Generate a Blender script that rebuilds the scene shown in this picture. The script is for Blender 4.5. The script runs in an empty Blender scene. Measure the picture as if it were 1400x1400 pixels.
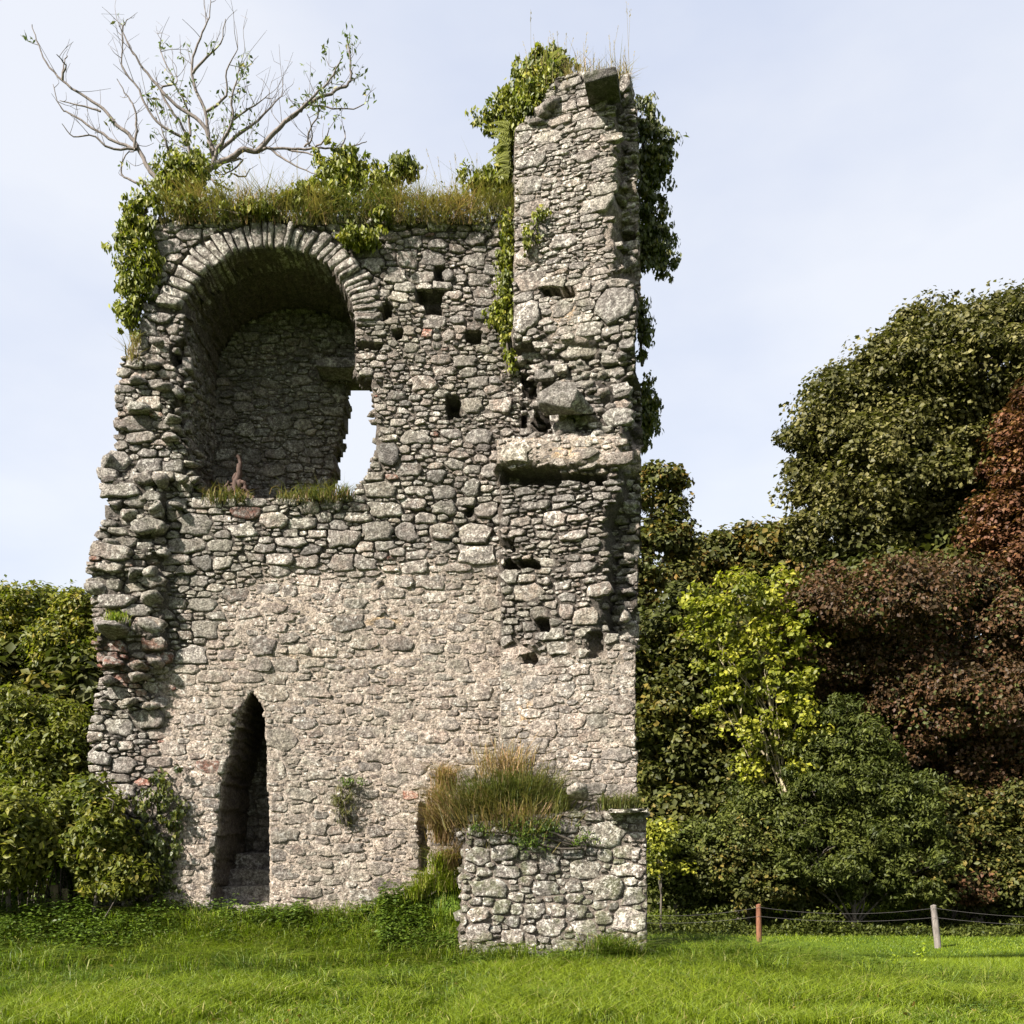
import bpy, math, random
import numpy as np
from mathutils import Vector, Matrix

# ------------------------------------------------------------------ camera, sky, sun
F = 1348.0; HZ = 1150.0; EYE = 1.6
SC = bpy.context.scene
COL = SC.collection
cam_d = bpy.data.cameras.new('camera'); cam = bpy.data.objects.new('camera', cam_d); COL.objects.link(cam)
cam.location = (0, 0, EYE); cam.rotation_euler = (math.radians(90), 0, 0)
cam_d.sensor_width = 36.0; cam_d.lens = F / 1400.0 * 36.0
cam_d.shift_y = (HZ - 700) / 1400.0
cam_d.clip_end = 2000
SC.camera = cam
SC.view_settings.view_transform = 'Standard'; SC.view_settings.look = 'None'
SC.view_settings.exposure = 1.75; SC.view_settings.gamma = 1.0
SC.view_settings.use_curve_mapping = False

SUN_AZ = math.radians(51)      # to the left of the view's back direction
SUN_EL = math.radians(40)
sdir = Vector((-math.sin(SUN_AZ) * math.cos(SUN_EL), -math.cos(SUN_AZ) * math.cos(SUN_EL), math.sin(SUN_EL)))
sun_d = bpy.data.lights.new('sun', 'SUN'); sun = bpy.data.objects.new('sun', sun_d); COL.objects.link(sun)
sun_d.energy = 5.0; sun_d.angle = math.radians(2.5); sun_d.color = (1.0, 0.94, 0.86)
sun.rotation_euler = sdir.to_track_quat('Z', 'Y').to_euler()
sun.location = (-20, -10, 30)

world = bpy.data.worlds.new('World'); SC.world = world; world.use_nodes = True
nt = world.node_tree; nt.nodes.clear()
out = nt.nodes.new('ShaderNodeOutputWorld'); bg = nt.nodes.new('ShaderNodeBackground')
sky = nt.nodes.new('ShaderNodeTexSky'); sky.sky_type = 'NISHITA'; sky.sun_disc = False
sky.sun_elevation = SUN_EL; sky.sun_rotation = math.atan2(sdir.x, sdir.y)
sky.air_density = 1.0; sky.dust_density = 1.5
tc = nt.nodes.new('ShaderNodeTexCoord'); mp = nt.nodes.new('ShaderNodeMapping')
mp.inputs['Scale'].default_value = (1.0, 1.0, 2.2)
nz = nt.nodes.new('ShaderNodeTexNoise'); nz.inputs['Scale'].default_value = 1.6; nz.inputs['Detail'].default_value = 6; nz.inputs['Roughness'].default_value = 0.5
mr = nt.nodes.new('ShaderNodeMapRange'); mr.inputs['From Min'].default_value = 0.38; mr.inputs['From Max'].default_value = 0.6
mr.inputs['To Min'].default_value = 0.0; mr.inputs['To Max'].default_value = 1.0
cl = nt.nodes.new('ShaderNodeMix'); cl.data_type = 'RGBA'
cl.inputs['A'].default_value = (2.05, 2.22, 2.68, 1); cl.inputs['B'].default_value = (2.75, 2.80, 2.95, 1)
mx = nt.nodes.new('ShaderNodeMix'); mx.data_type = 'RGBA'; mx.inputs['Factor'].default_value = 0.88
L = nt.links
L.new(tc.outputs['Generated'], mp.inputs['Vector']); L.new(mp.outputs['Vector'], nz.inputs['Vector'])
L.new(nz.outputs['Fac'], mr.inputs['Value']); L.new(mr.outputs['Result'], cl.inputs['Factor'])
L.new(sky.outputs['Color'], mx.inputs['A']); L.new(cl.outputs['Result'], mx.inputs['B'])
L.new(mx.outputs['Result'], bg.inputs['Color']); bg.inputs['Strength'].default_value = 0.1
L.new(bg.outputs['Background'], out.inputs['Surface'])

R = np.random.default_rng(7)
random.seed(7)

# ------------------------------------------------------------------ small helpers
def PX(px, py, Y):                       # a point seen at (px, py) of the photo, at distance Y
    return np.array([(px - 700) / F * Y, Y, EYE + (HZ - py) / F * Y])

def toPX(P):
    return 700 + F * P[..., 0] / P[..., 1], HZ - (P[..., 2] - EYE) * F / P[..., 1]

def pip(poly, x, y):
    poly = np.asarray(poly, float); x = np.asarray(x); y = np.asarray(y)
    ins = np.zeros(x.shape, bool); n = len(poly)
    for i in range(n):
        x0, y0 = poly[i]; x1, y1 = poly[(i + 1) % n]
        if y0 == y1: continue
        c = ((y0 > y) != (y1 > y)) & (x < (x1 - x0) * (y - y0) / (y1 - y0) + x0)
        ins ^= c
    return ins

def pdist(line, x, y):                   # distance to a polyline
    d = np.full(np.shape(x), 1e9)
    for (x0, y0), (x1, y1) in zip(line[:-1], line[1:]):
        dx, dy = x1 - x0, y1 - y0
        t = np.clip(((x - x0) * dx + (y - y0) * dy) / (dx * dx + dy * dy + 1e-12), 0, 1)
        d = np.minimum(d, np.hypot(x - x0 - t * dx, y - y0 - t * dy))
    return d

def ss(a, b, x):
    t = np.clip((x - a) / (b - a), 0, 1); return t * t * (3 - 2 * t)

_T = np.random.default_rng(3).random((64, 64, 64))
def vn(x, y, z=0.0):                     # value noise 0..1
    x, y, z = np.broadcast_arrays(np.asarray(x, float), np.asarray(y, float), np.asarray(z, float))
    xi, yi, zi = np.floor(x).astype(int), np.floor(y).astype(int), np.floor(z).astype(int)
    fx, fy, fz = x - xi, y - yi, z - zi
    fx, fy, fz = [f * f * (3 - 2 * f) for f in (fx, fy, fz)]
    r = 0
    for a in (0, 1):
        for b in (0, 1):
            for c in (0, 1):
                w = (fx if a else 1 - fx) * (fy if b else 1 - fy) * (fz if c else 1 - fz)
                r = r + w * _T[(xi + a) % 64, (yi + b) % 64, (zi + c) % 64]
    return r
def fbm(x, y, z=0.0, o=3):
    r = 0; a = 0.5; s = 0
    for k in range(o):
        r = r + a * vn(x * 2 ** k + 7 * k, y * 2 ** k + 3 * k, z * 2 ** k); s += a; a *= 0.5
    return r / s

class Acc:
    """gathers vertices, faces and a tone (r brightness, g hue, b flushness) for one mesh"""
    def __init__(s): s.V = []; s.T = []; s.Q = []; s.C = []; s.n = 0
    def add(s, V, T=None, Q=None, C=(0.5, 0.5, 0.0)):
        V = np.asarray(V, float).reshape(-1, 3)
        if T is not None and len(T): s.T.append(np.asarray(T, int).reshape(-1, 3) + s.n)
        if Q is not None and len(Q): s.Q.append(np.asarray(Q, int).reshape(-1, 4) + s.n)
        C = np.asarray(C, float)
        if C.ndim == 1: C = np.tile(C, (len(V), 1))
        s.V.append(V); s.C.append(C); s.n += len(V)
    def build(s, name, mat, parent=None, loc=(0, 0, 0), smooth=False, link=True):
        loc = np.asarray(loc, float)
        V = np.concatenate(s.V) - loc; C = np.concatenate(s.C)
        T = np.concatenate(s.T) if s.T else np.zeros((0, 3), int)
        Q = np.concatenate(s.Q) if s.Q else np.zeros((0, 4), int)
        me = bpy.data.meshes.new(name)
        me.vertices.add(len(V)); me.vertices.foreach_set('co', V.astype(np.float32).ravel())
        nl = T.size + Q.size
        me.loops.add(nl); me.loops.foreach_set('vertex_index', np.concatenate([T.ravel(), Q.ravel()]).astype(np.int32))
        nf = len(T) + len(Q); me.polygons.add(nf)
        st = np.concatenate([np.arange(len(T)) * 3, T.size + np.arange(len(Q)) * 4]).astype(np.int32)
        me.polygons.foreach_set('loop_start', st)
        if smooth: me.polygons.foreach_set('use_smooth', np.ones(nf, bool))
        me.update(calc_edges=True)
        at = me.attributes.new('tone', 'FLOAT_COLOR', 'POINT')
        at.data.foreach_set('color', np.concatenate([C, np.ones((len(C), 1))], 1).astype(np.float32).ravel())
        me.materials.append(mat)
        o = bpy.data.objects.new(name, me)
        if link: COL.objects.link(o)
        if parent is not None: o.parent = parent; loc = loc - np.array(WL[parent.name])
        o.location = loc; WL[o.name] = tuple(np.array(loc) + (np.array(WL[parent.name]) if parent is not None else 0))
        return o
WL = {}

def tag(o, label=None, cat=None, group=None, kind=None):
    if label: o['label'] = label
    if cat: o['category'] = cat
    if group: o['group'] = group
    if kind: o['kind'] = kind
    return o
def thing(name, loc, label, cat, group=None):
    o = bpy.data.objects.new(name, None); COL.objects.link(o); o.location = tuple(loc); WL[o.name] = tuple(loc)
    o.empty_display_size = 0.2
    return tag(o, label, cat, group)

# ------------------------------------------------------------------ materials
def mat_base(name):
    m = bpy.data.materials.new(name); m.use_nodes = True; t = m.node_tree; t.nodes.clear()
    return m, t, t.nodes, t.links
def node(N, kind, **kw):
    n = N.new(kind)
    for k, v in kw.items():
        if k in n.inputs: n.inputs[k].default_value = v
        else: setattr(n, k, v)
    return n
def noise(N, Lk, vec, scale, detail=4, rough=0.6):
    n = node(N, 'ShaderNodeTexNoise'); n.inputs['Scale'].default_value = scale; n.inputs['Detail'].default_value = detail
    n.inputs['Roughness'].default_value = rough; Lk.new(vec, n.inputs['Vector']); return n.outputs['Fac']
def rng(N, Lk, v, a, b, c=0.0, d=1.0):
    n = N.new('ShaderNodeMapRange'); Lk.new(v, n.inputs['Value'])
    for k, x in zip(('From Min', 'From Max', 'To Min', 'To Max'), (a, b, c, d)): n.inputs[k].default_value = x
    return n.outputs['Result']
def mix(N, Lk, f, a, b, mode='MIX'):
    n = N.new('ShaderNodeMix'); n.data_type = 'RGBA'; n.blend_type = mode
    for s, v in (('Factor', f), ('A', a), ('B', b)):
        if isinstance(v, (int, float)): n.inputs[s].default_value = v
        elif isinstance(v, tuple): n.inputs[s].default_value = (*v, 1)
        else: Lk.new(v, n.inputs[s])
    return n.outputs['Result']
def math_(N, Lk, op, a, b=0.0):
    n = N.new('ShaderNodeMath'); n.operation = op
    for i, v in enumerate((a, b)):
        if isinstance(v, (int, float)): n.inputs[i].default_value = v
        else: Lk.new(v, n.inputs[i])
    return n.outputs[0]

def make_stone(name, mortar=False, k=1.0, moss=0.0, lich=0.75):
    m, t, N, Lk = mat_base(name)
    geo = N.new('ShaderNodeNewGeometry'); P = geo.outputs['Position']
    at = node(N, 'ShaderNodeAttribute', attribute_name='tone')
    sp = N.new('ShaderNodeSeparateColor'); Lk.new(at.outputs['Color'], sp.inputs['Color'])
    r, g, b = sp.outputs[0], sp.outputs[1], sp.outputs[2]
    n5 = noise(N, Lk, P, 75, 3, 0.7); n1 = noise(N, Lk, P, 1.3, 3); n2 = noise(N, Lk, P, 9, 5, 0.7); n3 = noise(N, Lk, P, 38, 4, 0.75); n4 = noise(N, Lk, P, 3.7, 5, 0.65)
    n6 = noise(N, Lk, P, 17, 5, 0.75)
    if mortar:
        c = mix(N, Lk, b, (0.06, 0.049, 0.040), (0.44, 0.36, 0.29))
        c = mix(N, Lk, rng(N, Lk, n2, 0.44, 0.6), c, mix(N, Lk, b, (0.12, 0.098, 0.08), (0.56, 0.475, 0.395)))
        c = mix(N, Lk, math_(N, Lk, 'MULTIPLY', rng(N, Lk, g, 0.6, 1.0), rng(N, Lk, n2, 0.4, 0.55)), c, (0.58, 0.40, 0.22))
        c = mix(N, Lk, rng(N, Lk, n1, 0.5, 0.62, 0, 0.55), c, mix(N, Lk, b, (0.10, 0.09, 0.075), (0.34, 0.295, 0.25)))
        c = mix(N, Lk, rng(N, Lk, n6, 0.53, 0.62, 0, 0.6), c, mix(N, Lk, b, (0.2, 0.18, 0.15), (0.66, 0.60, 0.53)))
    else:
        c = mix(N, Lk, rng(N, Lk, g, 0.25, 0.95), (0.235, 0.212, 0.192), (0.33, 0.252, 0.205))
        c = mix(N, Lk, rng(N, Lk, g, 0.975, 0.99), c, (0.30, 0.12, 0.08))
        c = mix(N, Lk, rng(N, Lk, n2, 0.43, 0.6, 0.0, 0.8), c, mix(N, Lk, b, (0.385, 0.352, 0.318), (0.46, 0.395, 0.335)))
        c = mix(N, Lk, rng(N, Lk, n4, 0.5, 0.6, 0.0, 0.6), c, (0.135, 0.122, 0.108))
        c = mix(N, Lk, rng(N, Lk, n1, 0.50, 0.60, 0, 0.35), c, (0.275, 0.265, 0.19))
        # pale crust lichen in small ragged blotches
        li = rng(N, Lk, n6, 0.525, 0.565)
        li = math_(N, Lk, 'MULTIPLY', li, rng(N, Lk, noise(N, Lk, P, 2.1, 4), 0.45 if lich < .8 else .36, 0.58 if lich < .8 else .48, .25, 1.0))
        c = mix(N, Lk, math_(N, Lk, 'MULTIPLY', li, lich), c, (0.66, 0.64, 0.575))
    c = mix(N, Lk, 1.0, c, mix(N, Lk, r, (0.50, 0.50, 0.51), (1.30, 1.28, 1.24)), 'MULTIPLY')
    c = mix(N, Lk, rng(N, Lk, n6, 0.40, 0.50, 0.7, 0.0), c, (0.085, 0.075, 0.064))
    c = mix(N, Lk, 1.0, c, mix(N, Lk, rng(N, Lk, n3, .40, .60), (0.62, 0.61, 0.60), (1.25, 1.25, 1.25)), 'MULTIPLY')
    c = mix(N, Lk, 1.0, c, mix(N, Lk, rng(N, Lk, n5, .42, .58), (0.75, 0.75, 0.75), (1.2, 1.2, 1.2)), 'MULTIPLY')
    if moss:
        c = mix(N, Lk, math_(N, Lk, 'MULTIPLY', rng(N, Lk, noise(N, Lk, P, 3.3, 5, .7), 0.47, 0.6), moss), c, (0.10, 0.12, 0.035))
    if k != 1.0: c = mix(N, Lk, 1.0, c, (k, k, k), 'MULTIPLY')
    bs = N.new('ShaderNodeBsdfPrincipled'); Lk.new(c, bs.inputs['Base Color']); bs.inputs['Roughness'].default_value = 0.93
    bs.inputs['Specular IOR Level'].default_value = 0.25
    b1 = N.new('ShaderNodeBump'); b1.inputs['Strength'].default_value = 0.9; b1.inputs['Distance'].default_value = 0.12 if mortar else 0.10
    hh = math_(N, Lk, 'ADD', math_(N, Lk, 'ADD', math_(N, Lk, 'MULTIPLY', n2, 0.7), math_(N, Lk, 'ADD', math_(N, Lk, 'MULTIPLY', n6, .8), math_(N, Lk, 'MULTIPLY', n3, 0.4))), math_(N, Lk, 'MULTIPLY', n5, .16)); Lk.new(hh, b1.inputs['Height'])
    Lk.new(b1.outputs['Normal'], bs.inputs['Normal'])
    o = N.new('ShaderNodeOutputMaterial'); Lk.new(bs.outputs[0], o.inputs[0])
    return m
M_STONE = make_stone('weathered_rubble')
M_MORTAR = make_stone('lime_mortar', mortar=True)
M_STUMP = make_stone('lichened_rubble', moss=0.45, lich=.95)
M_SLAB = make_stone('dark_slab', k=0.42, moss=0.5)

def make_leaf(name, ca, cb, cc=None, gloss=0.35, trans=0.35):
    m, t, N, Lk = mat_base(name)
    at = node(N, 'ShaderNodeAttribute', attribute_name='tone')
    sp = N.new('ShaderNodeSeparateColor'); Lk.new(at.outputs['Color'], sp.inputs['Color'])
    c = mix(N, Lk, sp.outputs[0], ca, cb)
    if cc: c = mix(N, Lk, rng(N, Lk, sp.outputs[1], 0.72, 0.95), c, cc)
    c = mix(N, Lk, 1.0, c, mix(N, Lk, sp.outputs[2], (0.7, 0.7, 0.7), (1.35, 1.35, 1.3)), 'MULTIPLY')
    bs = N.new('ShaderNodeBsdfPrincipled'); Lk.new(c, bs.inputs['Base Color']); bs.inputs['Roughness'].default_value = 0.5
    bs.inputs['Specular IOR Level'].default_value = gloss
    tr = N.new('ShaderNodeBsdfTranslucent'); Lk.new(mix(N, Lk, 1.0, c, (1.1, 1.25, 0.6), 'MULTIPLY'), tr.inputs['Color'])
    ms = N.new('ShaderNodeMixShader'); ms.inputs[0].default_value = trans
    Lk.new(bs.outputs[0], ms.inputs[1]); Lk.new(tr.outputs[0], ms.inputs[2])
    o = N.new('ShaderNodeOutputMaterial'); Lk.new(ms.outputs[0], o.inputs[0]); return m
def make_plain(name, ca, cb, scale=20, rough=0.85, stretch=(1, 1, 1), bump=0.01):
    m, t, N, Lk = mat_base(name)
    tcn = N.new('ShaderNodeTexCoord'); mpn = N.new('ShaderNodeMapping'); mpn.inputs['Scale'].default_value = stretch
    Lk.new(tcn.outputs['Object'], mpn.inputs['Vector'])
    n = noise(N, Lk, mpn.outputs['Vector'], scale, 5, 0.7)
    bs = N.new('ShaderNodeBsdfPrincipled'); Lk.new(mix(N, Lk, rng(N, Lk, n, 0.3, 0.7), ca, cb), bs.inputs['Base Color'])
    bs.inputs['Roughness'].default_value = rough; bs.inputs['Specular IOR Level'].default_value = 0.25
    b = N.new('ShaderNodeBump'); b.inputs['Distance'].default_value = bump; Lk.new(n, b.inputs['Height']); Lk.new(b.outputs[0], bs.inputs['Normal'])
    o = N.new('ShaderNodeOutputMaterial'); Lk.new(bs.outputs[0], o.inputs[0]); return m

M_GRASS = make_leaf('meadow_grass', (0.045, 0.084, 0.007), (0.19, 0.235, 0.010), (0.30, 0.26, 0.09), 0.25, 0.4)
M_DRY = make_leaf('dry_grass', (0.06, 0.085, 0.018), (0.24, 0.185, 0.07), (0.28, 0.175, 0.10), 0.2, 0.35)
M_NETTLE = make_leaf('nettle_leaf', (0.028, 0.055, 0.009), (0.10, 0.145, 0.014), (0.20, 0.20, 0.05), 0.3, 0.3)
M_IVY = make_leaf('ivy_leaf', (0.040, 0.058, 0.008), (0.20, 0.205, 0.018), (0.30, 0.25, 0.035), 0.3, 0.35)
M_IVYD = make_leaf('dark_ivy_leaf', (0.022, 0.034, 0.007), (0.095, 0.105, 0.016), (0.20, 0.17, 0.03), 0.4, 0.3)  # darker ivy; on the pier's right, backlit shade is put into this colour
M_HEDGE = make_leaf('hedge_leaf', (0.042, 0.060, 0.009), (0.155, 0.155, 0.018), (0.24, 0.19, 0.04), 0.25, 0.4)
M_SYC = make_leaf('sycamore_leaf', (0.030, 0.032, 0.009), (0.088, 0.082, 0.021), (0.14, 0.125, 0.045), 0.18, 0.25)
M_BEECH = make_leaf('copper_leaf', (0.032, 0.024, 0.012), (0.112, 0.053, 0.026), (0.058, 0.066, 0.020), 0.15, 0.25)
M_COPPER = make_leaf('red_copper_leaf', (0.045, 0.024, 0.014), (0.135, 0.058, 0.030), (0.16, 0.09, 0.03), 0.15, 0.25)
M_DARK = make_leaf('shade_leaf', (0.030, 0.036, 0.010), (0.084, 0.086, 0.019), (0.14, 0.105, 0.025), 0.15, 0.25)
M_BROWN = make_leaf('autumn_leaf', (0.036, 0.044, 0.012), (0.098, 0.092, 0.023), (0.16, 0.095, 0.022), 0.15, 0.25)
M_LIME = make_leaf('yellow_green_leaf', (0.07, 0.09, 0.012), (0.25, 0.245, 0.022), (0.40, 0.36, 0.05), 0.3, 0.4)
M_ROWAN = make_leaf('rowan_leaf', (0.026, 0.036, 0.008), (0.078, 0.088, 0.017), (0.12, 0.13, 0.03), 0.15, 0.3)
M_SAPL = make_leaf('sapling_leaf', (0.05, 0.075, 0.02), (0.12, 0.15, 0.04), (0.25, 0.2, 0.05), 0.3, 0.3)
M_BARK = make_plain('grey_bark', (0.06, 0.05, 0.044), (0.20, 0.17, 0.152), 25, 0.9, (1, 1, 0.3), 0.01)
M_BARKD = make_plain('dark_bark', (0.05, 0.042, 0.034), (0.12, 0.10, 0.08), 12, 0.9, (1, 1, 0.3), 0.02)
M_BARKL = make_plain('pale_bark', (0.16, 0.13, 0.08), (0.34, 0.29, 0.19), 12, 0.85, (1, 1, 0.3), 0.01)
M_POST_R = make_plain('reddish_wood', (0.075, 0.03, 0.016), (0.22, 0.10, 0.055), 30, 0.9, (1, 1, 0.15), 0.01)
M_POST_G = make_plain('silvered_wood', (0.07, 0.06, 0.052), (0.24, 0.21, 0.185), 30, 0.9, (1, 1, 0.15), 0.01)
M_STAKE = make_plain('mossy_wood', (0.05, 0.042, 0.022), (0.14, 0.115, 0.06), 30, 0.9, (1, 1, 0.2), 0.01)
M_WIRE = make_plain('fence_wire', (0.05, 0.047, 0.045), (0.10, 0.09, 0.085), 50, 0.5, (1, 1, 1), 0.001)
M_ROOT = make_plain('dead_root', (0.02, 0.011, 0.008), (0.085, 0.05, 0.036), 22, 0.8, (1, 1, 0.4), 0.01)
M_SOIL = make_plain('turf_soil', (0.045, 0.036, 0.02), (0.10, 0.085, 0.04), 9, 0.95, (1, 1, 1), 0.05)
M_STEP = make_stone('worn_step')

m, t, N, Lk = mat_base('meadow_ground')
geo = N.new('ShaderNodeNewGeometry')
na = noise(N, Lk, geo.outputs['Position'], 0.35, 4); nb = noise(N, Lk, geo.outputs['Position'], 14, 4, .7)
c = mix(N, Lk, rng(N, Lk, na, .35, .65), (0.05, 0.09, 0.010), (0.10, 0.15, 0.010))
c = mix(N, Lk, rng(N, Lk, nb, .3, .6, .6, 0), c, (0.03, 0.05, 0.012))
bs = N.new('ShaderNodeBsdfPrincipled'); Lk.new(c, bs.inputs['Base Color']); bs.inputs['Roughness'].default_value = 0.9; bs.inputs['Specular IOR Level'].default_value = .1
bb = N.new('ShaderNodeBump'); bb.inputs['Distance'].default_value = .08; Lk.new(nb, bb.inputs['Height']); Lk.new(bb.outputs[0], bs.inputs['Normal'])
oo = N.new('ShaderNodeOutputMaterial'); Lk.new(bs.outputs[0], oo.inputs[0]); M_GROUND = m

# ------------------------------------------------------------------ ground
def GZ(x, y):
    x = np.asarray(x, float); y = np.asarray(y, float)
    # bank that the ruin stands on
    near = 0.50 * ss(12.2, 13.5, y) * (1 - ss(-0.7, 0.1, x))
    near = near * (1 - ss(17, 24, y)) * (1 - ss(1.2, 3.0, x))
    near = near + 0.62 * np.exp(-(((x + .72) / .42) ** 2 + ((y - 13.25) / .45) ** 2)) + 0.2 * np.exp(-(((x + 1.5) / .5) ** 2 + ((y - 13.3) / .4) ** 2))
    base = 0.0 + 0.06 * ss(9.5, 12.5, y) * (1 - ss(2.2, 5, x))
    dip = -1.16 * ss(13.0, 24.0, y - 0.0 * x) + 0.70 * ss(28.0, 37.0, y) + 1.6 * ss(38, 70, y)
    right = -0.25 * ss(2.5, 7, x) * ss(8, 12, y) * (1 - ss(13, 24, y))
    return near + base + dip + right + 0.06 * (fbm(x * 0.7 + 9, y * 0.7 + 4, 0, 2) - 0.5)

def grid_sheet(xs, ys, name, mat):
    X, Yg = np.meshgrid(xs, ys); Z = GZ(X, Yg)
    V = np.stack([X, Yg, Z], -1).reshape(-1, 3); nx, ny = len(xs), len(ys)
    i = np.arange(nx - 1)[None, :] + nx * np.arange(ny - 1)[:, None]; i = i.ravel()
    a = Acc(); a.add(V, None, np.stack([i, i + 1, i + nx + 1, i + nx], 1)); return a.build(name, mat, smooth=True)
xs = np.concatenate([np.linspace(-600, -24, 14), np.linspace(-20, 26, 116), np.linspace(30, 600, 14)])
ys = np.concatenate([np.linspace(-300, -8, 8), np.linspace(-4, 44, 121), np.linspace(48, 900, 20)])
tag(grid_sheet(xs, ys, 'ground', M_GROUND), 'green meadow ground rising to the foot of the ruin', None, None, 'structure')

# ------------------------------------------------------------------ masonry
class Face:
    def __init__(s, mapf, relief, stone_ok, size, asp, joint, tone, u0, u1, v0, v1, flush):
        s.mapf, s.relief, s.ok, s.size, s.asp, s.joint, s.tone = mapf, relief, stone_ok, size, asp, joint, tone
        s.u0, s.u1, s.v0, s.v1, s.flush = u0, u1, v0, v1, flush
    def px(s, u, v): return toPX(s.mapf(u, v, np.zeros_like(u)))

def plane_map(P0, P1):
    P0 = np.array(P0, float); P1 = np.array(P1, float); d = (P1 - P0); Ln = np.hypot(*d); d /= Ln
    n = np.array([d[1], -d[0]])
    def f(u, v, w):
        return np.stack([P0[0] + d[0] * u + n[0] * w, P0[1] + d[1] * u + n[1] * w, v + 0 * u], -1)
    return f, Ln, d, n

PARTS = []      # (area, verts, tris, quads, tone) of single stones waiting to be sorted

def star_stone(face, c, ang, rad, hgt, tone, back=0.05, rough=0.16, tilt=0.5):
    """a rounded angular stone from a star shaped outline in the wall's own plane"""
    K = len(ang)
    cu, cv = c
    bu = cu + np.cos(ang) * rad; bv = cv + np.sin(ang) * rad
    size = rad.mean()
    tu, tv = R.normal(0, tilt, 2) * hgt / max(size, .03)
    rel = face.relief(*face.px(np.array([cu]), np.array([cv])))[0]
    rings = [(1.0, -back), (1.0, hgt * 0.45), (0.94, hgt * 0.92), (0.66, hgt * 1.0)]
    V = []
    for (f, h) in rings:
        jf = f * (1 + (R.normal(0, 0.03, K) if h > 0 else 0))
        u = cu + (bu - cu) * jf; v = cv + (bv - cv) * jf
        w = rel + h + (tu * (u - cu) + tv * (v - cv)) * (h > 0) + (R.normal(0, rough * hgt, K) if h > 0 else 0)
        V.append(face.mapf(u, v, w))
    V.append(face.mapf(np.array([cu]), np.array([cv]), np.array([rel + hgt * (1.05 + R.normal(0, .15))])))
    V = np.concatenate(V)
    i = np.arange(K); j = (i + 1) % K; Q = []
    for k in range(3): Q.append(np.stack([i + k * K, j + k * K, j + (k + 1) * K, i + (k + 1) * K], 1))
    T = np.stack([i + 3 * K, j + 3 * K, np.full(K, 4 * K)], 1)
    return V, T, np.concatenate(Q)

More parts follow.
